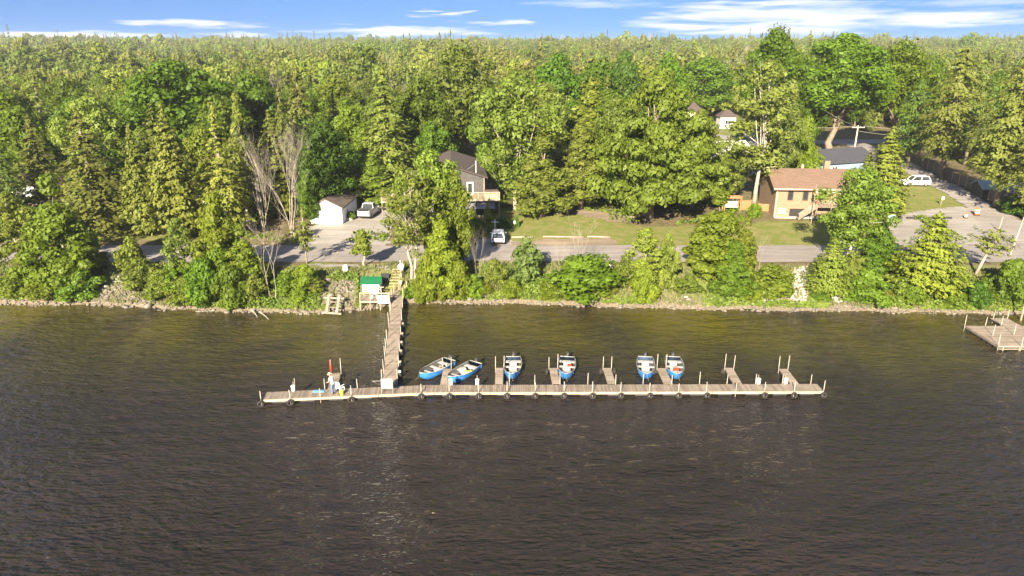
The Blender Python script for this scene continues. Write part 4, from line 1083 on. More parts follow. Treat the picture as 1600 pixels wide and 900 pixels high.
def boulder(px, py, s, m, label):
    V, Fq = RP[int(px) % 6]; p = P(px, py)
    me = np_mesh('boulder', V * s, Fq, m); o = link(bpy.data.objects.new('boulder', me)); o.location = (p.x, p.y, p.z + s * .12); o.rotation_euler = (0, 0, px)
    sb = o.modifiers.new('s', 'SUBSURF'); sb.levels = 1; sb.render_levels = 1; sb.subdivision_type = 'SIMPLE'
    tag(o, label, 'boulder', 'large boulders along the water edge')
for a in [(1472, 474, 1.0, ROCKW, 'large white boulder at the waterline below the broad pointed cedar'),
          (1406, 476, .8, ROCKW, 'pale boulder at the water left of the broad pointed cedar'),
          (167, 449, .9, ROCKW, 'pale boulder at the top of the rock pile by the stone steps'),
          (46, 468, 1.0, ROCK, 'brown boulder in the water edge at the far left'),
          (8, 466, .9, ROCK, 'brown boulder touching the left edge of the picture'),
          (1072, 466, .7, ROCKW, 'small pale boulder left of the deep green bank bush'),
          (986, 341, 1.1, ROCKW, 'pale block of stone below the giant spreading tree'),
          (1535, 474, .7, ROCK, 'grey boulder at the water right of the leaning pine')]: boulder(*a)

GRASSM = leafmat('grass_blades', (.085, .11, .025), (.18, .17, .06), trans=.3, scale=.5)
WEEDM = leafmat('weed_leaves', (.07, .13, .015), (.14, .20, .03), trans=.3, scale=.4)
def tuftfield(name, label, n, X, Y, hgt, wid, m, seed, flat=.0):
    g = np.random.default_rng(seed); Z = H(X, Y)
    n = len(X); hh = hgt * g.uniform(.5, 1.4, n)
    pos = np.stack([X, Y, Z + hh * .7 * (1 - flat)], 1)
    t = np.stack([g.normal(size=n) * .35, g.normal(size=n) * .35, np.ones(n)], 1) if not flat else g.normal(size=(n, 3))
    nn = np.stack([g.normal(size=n) * .7, g.normal(size=n) * .7 - .6, np.full(n, .25 + flat)], 1)
    V = cards(pos, nn, t, hh, wid * g.uniform(.6, 1.3, n))
    me = np_mesh(name, V, quads(len(V)), m)
    return tag(link(bpy.data.objects.new(name, me)), label, 'plants', None, 'stuff')
g = np.random.default_rng(77)
X = g.uniform(-66, 70, 60000); d = .4 + 7.8 * g.random(60000); Y = shore(X) + d
k = (vnoise(X, Y, 2.6, 41) > .30) & (Y < 78.0)
rp = [pw(q) for q in ([(1240, 416), (1262, 416), (1262, 478), (1192, 478), (1190, 470), (1240, 462)], [(1296, 425), (1316, 440), (1335, 470), (1300, 474)], [(160, 438), (215, 432), (240, 470), (150, 470)], [(560, 425), (632, 412), (630, 472), (560, 472)], [(500, 440), (556, 440), (556, 480), (500, 480)])]
for q in rp: k &= ~(inpoly(X, Y, q) & (g.random(len(X)) > .12))
tuftfield('bank_grass', 'rough grass and weeds over the lake bank', 0, X[k], Y[k], .24, .05, GRASSM, 1)
X = g.uniform(-66, 70, 90000); Y = shore(X) + .35 + 5.9 * g.random(90000) ** 1.3
k = (vnoise(X, Y, 2.4, 44) > .45) & (Y < 77.4)
for q in rp: k &= ~inpoly(X, Y, q)
X = X[k]; Y = Y[k]; hv = (vnoise(X, Y, 2.4, 44) - .42) * 1.7
Zl = H(X, Y) + hv * g.random(len(X)) + .1
V = cards(np.stack([X, Y, Zl], 1), g.normal(size=(len(X), 3)) + np.array([0, -.5, .8]), g.normal(size=(len(X), 3)), .17 * g.uniform(.6, 1.3, len(X)), .10 * g.uniform(.6, 1.3, len(X)))
tag(link(bpy.data.objects.new('bank_weeds', np_mesh('bank_weeds', V, quads(len(V)), WEEDM))), 'leafy weeds and brambles between the bank shrubs', 'plants', None, 'stuff')
# undergrowth below the wood
X = g.uniform(-110, 130, 130000); Y = g.uniform(87, 150, 130000)
k = (vnoise(X, Y, 4.5, 51) > .38)
for q in noplant + [sr, [(60, 84), (90, 84), (90, 100), (60, 100)]]: k &= ~inpoly(X, Y, q)
X = X[k]; Y = Y[k]; hv = (vnoise(X, Y, 4.5, 51) - .36) * 3.2
V = cards(np.stack([X, Y, H(X, Y) + hv * g.random(len(X))], 1), g.normal(size=(len(X), 3)) + np.array([0, -.6, .9]), g.normal(size=(len(X), 3)), .30 * g.uniform(.6, 1.3, len(X)), .18 * g.uniform(.6, 1.3, len(X)))
tag(link(bpy.data.objects.new('undergrowth', np_mesh('undergrowth', V, quads(len(V)), LEAF))), 'leafy undergrowth on the ground of the wood', 'plants', None, 'stuff')

# ------------------------------------------------------------------ main dock
DZ = .45
def line3(pts):  # returns function s -> (point, dir), total
    pts = [Vector(p) for p in pts]; L = [0]
    for a, b in zip(pts, pts[1:]): L.append(L[-1] + (b - a).length)
    def f(s):
        s = max(0, min(s, L[-1] - 1e-6))
        for i in range(len(pts) - 1):
            if s <= L[i + 1]:
                d = (pts[i + 1] - pts[i]).normalized(); return pts[i] + d * (s - L[i]), d
        return pts[-1], (pts[-1] - pts[-2]).normalized()
    return f, L[-1]
def deck(parent, f, L, W, z, board=.145, m=WOOD2, seed=1, side=1, start=0):
    """boards laid across the walking line f; f runs along the front edge, W to its left"""
    g = random.Random(seed); mb = MB(); s = start
    while s < L - .05:
        p, d = f(s + board / 2); nv = Vector((-d.y, d.x, 0)) * side
        c = p + nv * W / 2; ang = math.atan2(d.y, d.x)
        mb.box(c.x, c.y, z - .02 + g.uniform(-.004, .004), board - .018, W + g.uniform(-.03, .03), .04, ang + g.gauss(0, .004), mi=g.randrange(3))
        s += board
    o = mb.build('deck_planks', m, parent); tag(o, kind='stuff'); return o
WOODA = mat('plank_worn', (.25, .20, .155), (.17, .13, .10), scale=1.7, bump=.005, lo=.3, hi=.7)
WOODB = mat('plank_dark', (.18, .14, .105), (.12, .092, .068), scale=1.7, bump=.005, lo=.3, hi=.7)
DK3 = [WOOD2, WOODA, WOODB]
dl = Pz(411, 624.5, DZ); dm = Pz(665, 613, DZ); dr = Pz(1286, 611.2, DZ)
dock = thing('dock', (dl.x, dl.y, 0), 'long low wooden boat dock running across the lake with pale front board', 'dock')
def loc(pt, root): return (pt[0] - root.location.x, pt[1] - root.location.y, pt[2] - root.location.z)
f0, LD = line3([dl, dm, dr])
f, _ = line3([loc(dl, dock), loc(dm, dock), loc(dr, dock)])
for i in range(len([0])): pass
DW = 1.25
deck(dock, f, LD, DW, DZ - 0, seed=5, m=DK3)
nsec = 10
for i in range(nsec):
    s0 = LD * i / nsec; s1 = LD * (i + 1) / nsec
    a, d = f(s0 + .02); b, d2 = f(s1 - .02)
    nv = Vector((-d.y, d.x, 0))
    mb = MB(); o = -nv * .025; mb.bar(a + o - Vector((0, 0, .10)), b + o - Vector((0, 0, .10)), .05, .20)
    mb.build('front_board', FASCIA, dock)
    mb = MB(); o = nv * (DW + .02); mb.bar(a + o - Vector((0, 0, .10)), b + o - Vector((0, 0, .10)), .04, .16)
    for t in (.15, .5, .85):
        c = a.lerp(b, t); mb.bar(c + nv * .02 - Vector((0, 0, .13)), c + nv * (DW - .02) - Vector((0, 0, .13)), .05, .14)
    mb.build('floor_frame', WOODB, dock)
    for t in (.25, .75):
        c = a.lerp(b, t) + nv * DW / 2; MB().box(c.x, c.y, .09, 1.1, .85, .30, math.atan2(d.y, d.x)).build('float', CARD, dock)
def s_at_px(px):
    lo, hi = 0, LD
    for _ in range(40):
        m_ = (lo + hi) / 2; p, _d = f0(m_); depth = p.y * math.cos(PITCH) + (CAM_H - DZ) * math.sin(PITCH)
        if 800 + FPX * p.x / depth < px: lo = m_
        else: hi = m_
    return (lo + hi) / 2
frontpx = [407.5, 454, 549, 658, 702, 748, 792, 836, 881, 926, 970, 1015, 1060, 1104, 1194, 1240, 1288]
ordn = ['first', 'second', 'third', 'fourth', 'fifth', 'sixth', 'seventh', 'eighth', 'ninth', 'tenth', 'eleventh', 'twelfth', 'thirteenth', 'fourteenth', 'fifteenth', 'sixteenth', 'seventeenth']
rp_ = random.Random(4)
for i, px in enumerate(frontpx):
    s = s_at_px(px); p, d = f(s); nv = Vector((-d.y, d.x, 0))
    if i == 0: p = p - d * .15
    q = p - nv * .08; hgt = rp_.uniform(.75, 1.0)
    mb = MB(); mb.tube([(q.x, q.y, -1.2), (q.x + rp_.gauss(0, .02), q.y + rp_.gauss(0, .02), DZ + hgt)], .034, 7); mb.build('post', STEEL, dock, smooth=True)
    w = q + Vector((dock.location.x, dock.location.y, 0)) - nv * .14
    o = thing('tyre', (w.x, w.y, .20), ('worn black tyre bumper at the very left end of the dock' if i == 0 else 'black tyre bumper hung at the right end of the dock' if i == 16 else f'black tyre bumper on the dock front, {ordn[i]} from its left end'), 'tyre', 0, 'tyre bumpers along the front of the dock')
    t = MB().torus((0, 0, 0), (d.x * .25 - nv.x, d.y * .25 - nv.y, rp_.uniform(-.15, .15)), .205, .082, 18, 8).build('tread', RUBBER, o, smooth=True)
    MB().tube([(0, .02, .20), (.0, .12, .42)], .012, 5).build('rope', CARD, o)
for px in (458, 504, 557, 797, 838, 879, 922, 967, 1010, 1056, 1101, 1144, 1190, 1233, 1279):
    s = s_at_px(px - 1); p, d = f(s); nv = Vector((-d.y, d.x, 0)); q = p + nv * (DW + .08)
    hgt = rp_.uniform(.8, 1.15); mb = MB(); mb.tube([(q.x, q.y, -1.2), (q.x + rp_.gauss(0, .04), q.y + rp_.gauss(0, .03), DZ + hgt)], .032, 7); mb.build('post', STEEL, dock, smooth=True)
# mid posts standing beside the front board
for px in (501, 1149):
    s = s_at_px(px); p, d = f(s); mb = MB(); mb.tube([(p.x, p.y - .08, -1.2), (p.x, p.y - .08, DZ + .8)], .03, 7); mb.build('post', STEEL, dock, smooth=True)

# white boxes on posts
for px, off, lb in ((455, .95, 'white jug hung on a post near the left end of the dock'), (703, 1.0, 'white box on a dock post beside the second blue boat'), (745, 1.0, 'white box on the dock post right of the second blue boat'),
                 (1191, 1.0, 'white box on a dock post left of the last finger dock'), (1234, 1.0, 'white box on a dock post at the last finger dock')):
    p, d = f0(s_at_px(px)); nv = Vector((-d.y, d.x, 0)); q = p + nv * off
    o = thing('dock_box', (q.x, q.y, DZ + .02), lb, 'box', 0, 'white boxes on the dock posts')
    MB().box(0, 0, .36, .26, .18, .40).build('body', WHITE, o, bevel=.03)
    MB().box(0, 0, .585, .30, .22, .05).build('lid', WHITE, o, bevel=.01)
    MB().tube([(0, .11, -.1), (0, .11, .9)], .03, 7).build('post', STEEL, o)
# blank white board at the end of the pier
p, d = f0(s_at_px(605)); q = p + Vector((0, .10, 0))
o = thing('notice_board', (q.x, q.y, DZ + .01), 'blank white board on two legs where the pier meets the dock', 'board')
MB().box(0, 0, .86, .84, .03, .78).build('panel', WHITE, o, bevel=.01)
for sx in (-.44, .44): MB().tube([(sx, .03, 0), (sx, .03, 1.25)], .028, 7).build('leg', STEEL, o)
MB().bar((-.44, .03, .45), (.44, .03, .45), .04, .04).build('cross_bar', STEEL, o)

# ------------------------------------------------------------------ pier
pa = Pz(620.8, 466, .75); pb = Pz(608.5, 601, DZ)
pier = thing('pier', (pb.x, pb.y, 0), 'narrow plank pier running from the shore stairs out to the dock', 'pier')
fp, LP = line3([loc(pb, pier), loc(pa, pier)])
PWID = 1.02
gp = random.Random(9); mb = MB(); s = .05
while s < LP:
    c, d = fp(s + .07); mb.box(c.x, c.y, c.z - .02 + gp.uniform(-.004, .004), .127, PWID + gp.uniform(-.03, .03), .04, math.atan2(d.y, d.x) + gp.gauss(0, .004), mi=gp.randrange(3)); s += .145
tag(mb.build('deck_planks', DK3, pier), kind='stuff')
a, d = fp(0); b, _ = fp(LP); nv = Vector((-d.y, d.x, 0))
for sd_ in (-1, 1):
    o = nv * sd_ * (PWID / 2 + .03) - Vector((0, 0, .10)); MB().bar(a + o, b + o, .05, .18).build('side_beam', WOOD, pier)
def s_pier(py):
    lo, hi = 0, LP
    for _ in range(40):
        m_ = (lo + hi) / 2; p, _d = fp(m_); w = p + pier.location
        dep = math.atan2(CAM_H - w.z, w.y); y = 450 + FPX * math.tan(dep - PITCH)
        if y > py: lo = m_
        else: hi = m_
    return lo
for py in (595, 576, 557, 544, 529, 505, 486):
    p, d = fp(s_pier(py)); q = p + nv * (PWID / 2 + .1); MB().tube([(q.x, q.y, -1.3), (q.x - .03, q.y, p.z + gp.uniform(.85, 1.2))], .033, 7).build('post', STEEL, pier, smooth=True)
for py in (597, 572, 548, 522, 500, 480):
    p, d = fp(s_pier(py)); q = p - nv * (PWID / 2 + .1); MB().tube([(q.x, q.y, -1.3), (q.x + .03, q.y, p.z + gp.uniform(.8, 1.2))], .033, 7).build('post', STEEL, pier, smooth=True)
for i, py in enumerate((583, 567, 549, 535, 521, 505)):
    p, d = fp(s_pier(py)); w = p + pier.location - nv * (PWID / 2 + .25)
    o = thing('mooring_bumper', (w.x, w.y, .18), f'dark roller bumper with pale cap on the pier side, {ordn[i]} from the dock', 'bumper', 0, 'roller bumpers along the right side of the pier')
    MB().tube([(0, 0, -.25), (0, 0, .35)], .16, 10).build('roller', RUBBER, o, smooth=True); MB().tube([(0, 0, .352), (0, 0, .50)], [.15, .10], 10).build('cap', STEEL if i else WHITE, o, smooth=True)

# ------------------------------------------------------------------ finger docks
fingers = [((512, 609), (526, 608.5), (519.5, 583), (531, 583), 'short finger dock behind the standing person with a red pole', 1.0),
 ((688, 601.5), (699, 601.5), (693.5, 576.5), (703.5, 576.5), 'finger dock between the two slanting blue boats', .0),
 ((774, 601), (785, 601), (775.5, 575), (786, 575), 'finger dock left of the third blue boat', 0),
 ((864, 600.5), (874.5, 600.5), (859, 575), (870, 575), 'finger dock left of the fourth blue boat', 0),
 ((951, 600.5), (962, 600.5), (943, 575), (954, 575), 'empty finger dock between the fourth and fifth blue boats', 0),
 ((1039, 600.7), (1051, 600.7), (1027.5, 575), (1039, 575), 'finger dock between the two right-hand blue boats', 0),
 ((1148, 600), (1158.5, 600), (1133, 575), (1145, 575), 'empty finger dock second from the right end', 0),
 ((1237, 600.5), (1248, 600.5), (1218, 576), (1229.5, 576), 'empty finger dock nearest the right end of the dock', 0)]
for i, (a1, a2, b1, b2, lb, red) in enumerate(fingers):
    A1, A2, B1, B2 = [Pz(q[0], q[1], DZ - .03) for q in (a1, a2, b1, b2)]
    A = (A1 + A2) / 2; B = (B1 + B2) / 2; W = (A2 - A1).length * .5 + (B2 - B1).length * .5
    o = thing('finger_dock', (A.x, A.y, 0), lb, 'finger dock', 0, 'short finger docks behind the main dock')
    a = Vector(loc(A, o)); b = Vector(loc(B, o)); ff, Lf = line3([a, b]); d = (b - a).normalized(); nv = Vector((-d.y, d.x, 0))
    a = a + d * .12; 
    mb = MB(); s = .14
    while s < Lf - .03:
        c, _ = ff(s + .07); mb.box(c.x, c.y, c.z - .02 + gp.uniform(-.003, .003), .127, W, .04, math.atan2(d.y, d.x), mi=gp.randrange(3)); s += .145
    tag(mb.build('deck_planks', DK3, o), kind='stuff')
    for sd_ in (-1, 1):
        k = nv * sd_ * (W / 2 + .02) - Vector((0, 0, .09)); MB().bar(a + k, b + k, .04, .15).build('side_beam', WOOD, o)
    MB().box(*(a.lerp(b, .7).xy), .08, Lf * .4, W * .8, .28, math.atan2(d.y, d.x)).build('float', CARD, o)
    for sd_ in (-1, 1):
        q = b + nv * sd_ * (W / 2 + .07) - d * .05; hh = rp_.uniform(1.0, 1.35)
        t = MB().tube([(q.x, q.y, -1.2), (q.x + rp_.gauss(0, .03), q.y, DZ + hh)], .032, 7).build('post', STEEL, o, smooth=True)
        if red and sd_ == 1:
            MB().tube([(q.x, q.y, DZ + .05), (q.x, q.y, DZ + .5), (q.x, q.y, DZ + 1.2)], [.045, .075, .04], 8).build('red_sleeve', RED, o, smooth=True)
    if i in (3, 4, 5, 6):
        for sd_ in ((1,) if i in (3, 6) else (-1, 1) if i == 4 else (1,)):
            w = B + nv * sd_ * (W / 2 + .28) + d * -.25
            tt = thing('tyre', (w.x, w.y, .22), f'grey tyre bumper {["", "", "", "beside finger dock of the fourth boat", ("left" if sd_ == 1 else "right") + " of the empty middle finger dock", "between the two right-hand boats", "at empty finger dock second from right"][i]}', 'tyre', 0, 'tyre bumpers at the ends of the finger docks')
            MB().torus((0, 0, 0), (nv.x, nv.y, .1), .21, .085, 16, 8).build('tread', RUBBER, tt, smooth=True)
            MB().tube([(0, 0, .2), (-nv.x * sd_ * .15, -nv.y * sd_ * .15, .4)], .012, 5).build('rope', CARD, tt)

# ------------------------------------------------------------------ boats
def boat_meshes():
    L, Bm = 4.3, 1.68
    xs = np.linspace(0, 1, 13)
    bw = np.interp(xs, [0, .15, .4, .65, .85, .95, 1], [.80, .92, 1, .90, .56, .25, .03]) * Bm / 2
    zs = np.interp(xs, [0, .5, .8, 1], [.50, .52, .62, .78])
    zk = np.interp(xs, [0, .6, .85, 1], [-.10, -.12, -.02, .42])
    def hull(inset, zoff, top=0):
        V = []
        for i, t in enumerate(xs):
            x = (t - .5) * L - (inset * .5 if t > .9 else 0); w = max(bw[i] - inset, .006); zt = zs[i] + top; zb = zk[i] + zoff
            V += [(x, w, zt), (x, w * .93, zb + (zt - zb) * .45), (x, w * .72, zb + (zt - zb) * .10), (x, 0, zb), (x, -w * .72, zb + (zt - zb) * .10), (x, -w * .93, zb + (zt - zb) * .45), (x, -w, zt)]
        Fq = []
        for i in range(len(xs) - 1):
            for k in range(6): a = i * 7 + k; Fq.append((a, a + 7, a + 8, a + 1))
        Fq.append(tuple(range(6, -1, -1)))
        return V, Fq
    m = {}
    mb = MB(); mb.add(*hull(0, 0)); m['hull'] = mb.mesh('hull', BLUE, True)
    mb = MB(); mb.add(*hull(.035, .06, -.005)); m['liner'] = mb.mesh('liner', ALU, True)
    mb = MB()
    for s in (-1, 1): mb.tube([((t - .5) * L, s * bw[i], zs[i] + .01) for i, t in enumerate(xs)], .022, 6)
    mb.bar((-L / 2, -bw[0], zs[0] + .02), (-L / 2, bw[0], zs[0] + .02), .09, .05)
    m['gunwale'] = mb.mesh('gunwale', BENCH, True)
    def bench(t, w=.30):
        x = (t - .5) * L; b = float(np.interp(t, xs, bw)) * .92
        mb = MB(); mb.box(x, 0, .34, w, 2 * b, .05); mb.box(x, 0, .17, w * .8, b * .9, .29); return mb.mesh('bench', BENCH)
    m['b1'] = bench(.16, .40); m['b2'] = bench(.42, .28); m['b3'] = bench(.68, .30)
    # foredeck
    V = []; idx = [i for i, t in enumerate(xs) if t > .86]
    mb = MB(); x0, x1 = (xs[11] - .5) * L, (xs[12] - .5) * L
    mb.poly([((xs[10] - .5) * L + .1, .36, .62), ((xs[10] - .5) * L + .1, -.36, .62), ((xs[11] - .5) * L, -.19, .70), (x1 - .02, 0, .77), ((xs[11] - .5) * L, .19, .70)]); m['foredeck'] = mb.mesh('foredeck', BENCH)
    mb = MB(); mb.box(-L / 2 - .16, 0, .66, .34, .24, .26); mb.box(-L / 2 - .14, 0, .82, .24, .18, .08); m['cowl'] = mb.mesh('engine_cowl', CARD)
    mb = MB(); mb.box(-L / 2 - .16, 0, .20, .14, .09, .66); mb.box(-L / 2 - .2, 0, -.1, .30, .22, .02); mb.tube([(-L / 2 + .02, 0, .68), (-L / 2 + .5, .05, .72)], .022, 6); m['leg'] = mb.mesh('engine_leg', STEEL)
    mb = MB(); mb.tube([(L / 2 - .05, 0, .72), (L / 2 + .35, .1, .52), (L / 2 + .75, .15, .48)], .012, 5); m['rope'] = mb.mesh('mooring_rope', FASCIA)
    return m
BM = boat_meshes()
boats = [((662, 587), (697, 567), 'blue rowing boat nearest the pier, slanting with bow to lower left', {'BL': ALU}),
         ((706, 592), (738, 572), 'second blue boat from the pier, slanting, with yellow gear inside', {}),
         ((800, 587), (802, 564), 'third blue boat, moored alone left of centre with white benches', {}),
         ((884, 587), (886, 564), 'fourth blue boat, moored right of a finger dock at the centre', {}),
         ((1010, 587), (1008.5, 564), 'fifth blue boat, left of the two moored at the right', {}),
         ((1057, 587), (1052, 564), 'rightmost blue boat with a red fuel can inside', {})]
boat_roots = []
for i, (bp_, sp_, lb, _o) in enumerate(boats):
    A = Pz(bp_[0], bp_[1], .35); B = Pz(sp_[0], sp_[1], .35); c = (A + B) / 2; h = A - B
    o = thing('rowing_boat', (c.x, c.y, -.02), lb, 'boat', math.atan2(h.y, h.x), 'blue boats moored behind the dock')
    o.rotation_euler.x = rp_.gauss(0, .015); o.scale = (.93, .94, 1.05)
    for k, nm in (('hull', 'hull'), ('liner', 'liner'), ('gunwale', 'gunwale'), ('b1', 'bench'), ('b2', 'bench'), ('b3', 'bench'), ('foredeck', 'foredeck')): link(bpy.data.objects.new(nm, BM[k]), o)
    e = link(bpy.data.objects.new('outboard_motor', BM['leg']), o); link(bpy.data.objects.new('cowl', BM['cowl']), e)
    link(bpy.data.objects.new('mooring_rope', BM['rope']), o)
    boat_roots.append(o)
def inboat(i, x, y, z): return boat_roots[i].location + Matrix.Rotation(boat_roots[i].rotation_euler.z, 3, 'Z') @ Vector((x, y, z))
def small(name, p, label, cat, parts, rz=0, group=None):
    o = thing(name, p, label, cat, rz, group)
    for nm, mb, m in parts: mb.build(nm, m, o, bevel=.0)
    return o
small('fuel_can', inboat(5, -.2, .1, .05), 'red fuel can in the rightmost blue boat', 'fuel can', [('body', MB().box(0, 0, .16, .48, .34, .30), RED), ('handle', MB().bar((-.12, 0, .36), (.12, 0, .36), .03, .04), CARD)])
small('gear_bag', inboat(1, -.5, .25, .06), 'yellow and black bag in the second blue boat', 'bag', [('body', MB().box(0, 0, .2, .5, .4, .34), YELLOW), ('flap', MB().box(0, .03, .39, .3, .25, .05), CARD)], .4)
small('cooler', inboat(1, -.55, -.35, .06), 'white cooler beside the yellow bag in the second blue boat', 'cooler', [('body', MB().box(0, 0, .2, .45, .35, .36), WHITE), ('lid', MB().box(0, 0, .405, .48, .38, .05), BENCH)], .4)
small('life_vest', inboat(3, -.55, .25, .37), 'red life vest on a bench of the fourth blue boat', 'life vest', [('panel', MB().box(-.1, 0, .05, .18, .34, .1), RED), ('strap', MB().box(.09, 0, .05, .14, .30, .08), RED)])
small('cushion', inboat(0, -.7, .1, .39), 'brown cushion on the stern bench of the boat nearest the pier', 'cushion', [('pad', MB().box(0, 0, .05, .4, .35, .09), DIRT), ('tie', MB().box(.22, 0, .05, .06, .06, .03), CARD)])

# ------------------------------------------------------------------ right-hand dock
r0 = Vector((44.6, 58.1, .45))
rd = thing('wide_dock', (r0.x, r0.y, 0), 'wide square plank dock with pale posts at the right edge of the picture', 'dock')
mb = MB(); x = 0; W2, D2 = 13.0, 4.9
while x < D2:
    for seg in range(3):
        mb.box(W2 * (seg + .5) / 3, x + .07, .43 + gp.uniform(-.004, .004), W2 / 3 - .02, .127, .04, 0, mi=gp.randrange(3))
    x += .145
x = 0
while x < 1.9:
    mb.box(4.6, D2 + .07 + x, .43, 1.7, .127, .04, 0, mi=gp.randrange(3)); x += .145
tag(mb.build('deck_planks', DK3, rd), kind='stuff')
MB().box(W2 / 2, -.04, .40, W2, .05, .09).build('front_board', FASCIA, rd); MB().box(W2 / 2, -.03, .16, W2, .05, .07).build('lower_rail', FASCIA, rd)
for t in range(9): MB().box(.4 + t * 1.5, -.07, .22, .07, .05, .5).build('bracket', FASCIA, rd)
MB().box(-.03, D2 / 2, .34, .05, D2, .2).build('side_beam', WOODB, rd)
for q in range(6): MB().box(.35, .5 + q * .8, .12, .6, .5, .34).build('float', CARD, rd)
MB().box(W2 / 2 + .5, D2 / 2, .12, W2 - 1.2, D2 - .6, .3).build('float', CARD, rd)
for (x, y_) in ((-.06, D2), (1.9, D2 + .02), (-.02, .0), (2.0, -.1), (1.0, 2.4), (3.1, 2.5), (3.5, D2 + .0), (5.6, 2.7), (5.4, D2 + 1.9), (3.9, D2 + 1.9), (6.5, .0), (7.6, D2)):
    MB().tube([(x, y_, -1), (x + gp.gauss(0, .04), y_, .45 + gp.uniform(.9, 1.2))], .033, 7).build('post', STEEL, rd, smooth=True)
p = Pz(1595, 500, 0); mb = MB(); 
o = thing('mooring_pole', (p.x, p.y, 0), 'brown wooden mooring pole standing in the shallows at the right edge', 'pole')
MB().tube([(0, 0, -1), (0, 0, 2.6)], .09, 8).build('shaft', WOOD, o); MB().tube([(0, 0, 2.602), (0, 0, 2.66)], [.10, .05], 8).build('cap', WOODB, o)

# ------------------------------------------------------------------ person on the dock
p, d = f0(s_at_px(519)); base = Vector((p.x, p.y + .45, DZ))
person = thing('person', base, 'person in pale blue shirt, jeans and straw hat standing on the dock', 'person', R(150))
def skinmesh(name, pts, edges, rad, m, parent, sub=1, root=0):
    me = bpy.data.meshes.new(name); me.from_pydata([Vector(q) for q in pts], edges, []); me.materials.append(m)
    o = bpy.data.objects.new(name, me); link(o, parent)
    o.modifiers.new('skin', 'SKIN')
    me.skin_vertices[0].data  # layer is created by the modifier
    for i, r in enumerate(rad):
        r = r if hasattr(r, '__len__') else (r, r); me.skin_vertices[0].data[i].radius = r
    me.skin_vertices[0].data[root].use_root = True
    s = o.modifiers.new('sub', 'SUBSURF'); s.levels = s.render_levels = sub
    o.modifiers['skin'].use_smooth_shade = True
    return o
# local frame: faces +X, leans forward a little
J = {'pel': (0, 0, .92), 'wst': (.02, 0, 1.05), 'chs': (.10, 0, 1.28), 'nck': (.18, 0, 1.47), 'hdb': (.22, 0, 1.55), 'hdt': (.27, 0, 1.69)}
pts = [J['pel'], J['wst'], J['chs'], J['nck'], J['hdb'], J['hdt']]; rad = [(.14, .11), (.13, .10), (.16, .11), .05, .085, .075]
ed = [(0, 1), (1, 2), (2, 3), (3, 4), (4, 5)]
def limb(start, chain, rs):
    prev = start
    for q, r in zip(chain, rs):
        pts.append(q); rad.append(r); ed.append((prev, len(pts) - 1)); prev = len(pts) - 1
    return prev
for s in (-1, 1):
    limb(0, [(.0, .10 * s, .84), (.03, .11 * s, .48), (-.01, .12 * s, .09), (.12, .13 * s, .04)], [.085, .06, .045, .035])
    w_ = limb(2, [(.12, .18 * s, 1.38), (.16, .24 * s, 1.12), (.34, .20 * s, 1.00), (.42, .18 * s, .97)], [.055, .042, .032, .03])
    hp = Vector((.42, .18 * s, .97))
    for k in range(4): limb(w_, [tuple(hp + Vector((.05, (k - 1.5) * .018, -.01))), tuple(hp + Vector((.09 - .005 * abs(k - 1.5), (k - 1.5) * .02, -.03))), tuple(hp + Vector((.10, (k - 1.5) * .02, -.055)))], [.009, .008, .007])
    limb(w_, [tuple(hp + Vector((.02, -.035 * s, .01))), tuple(hp + Vector((.05, -.05 * s, .0)))], [.010, .008])
skinmesh('body', pts, ed, rad, SKIN, person)
skinmesh('shirt', [(.0, 0, .90), (.02, 0, 1.05), (.10, 0, 1.28), (.15, 0, 1.42), (.12, .18, 1.385), (.15, .235, 1.17), (.12, -.18, 1.385), (.15, -.235, 1.17)], [(0, 1), (1, 2), (2, 3), (2, 4), (4, 5), (2, 6), (6, 7)], [(.175, .135), (.155, .125), (.185, .135), .08, .075, .065, .075, .065], SHIRT, person, root=1)
skinmesh('trousers', [(0, 0, .95), (0, .10, .82), (.03, .11, .48), (-.01, .12, .10), (0, -.10, .82), (.03, -.11, .48), (-.01, -.12, .10)], [(0, 1), (1, 2), (2, 3), (0, 4), (4, 5), (5, 6)], [(.155, .125), .105, .08, .07, .105, .08, .07], JEANS, person)
mb = MB(); mb.tube([(.25, 0, 1.675), (.255, 0, 1.69)], [.20, .19], 14); mb.tube([(.255, 0, 1.69), (.275, 0, 1.80)], [.105, .085], 12); mb.build('hat', STRAW, person)
MB().ball((.235, 0, 1.645), .09, .085, .09).build('hair', HAIR, person, smooth=True)
mb = MB(); mb.ball((.325, 0, 1.60), .018, .014, .02, 6, 4); mb.build('nose', SKIN, person, smooth=True)
for s in (-1, 1):
    MB().ball((.307, .032 * s, 1.625), .010, .013, .008, 6, 4).build('eye', CARD, person); MB().ball((.24, .088 * s, 1.60), .018, .012, .028, 6, 4).build('ear', SKIN, person)
    MB().box(.06, .12 * s, .04, .28, .10, .08).build('shoe', CARD, person, bevel=.02)
MB().box(.318, 0, 1.565, .012, .045, .010).build('mouth', TAIL, person)

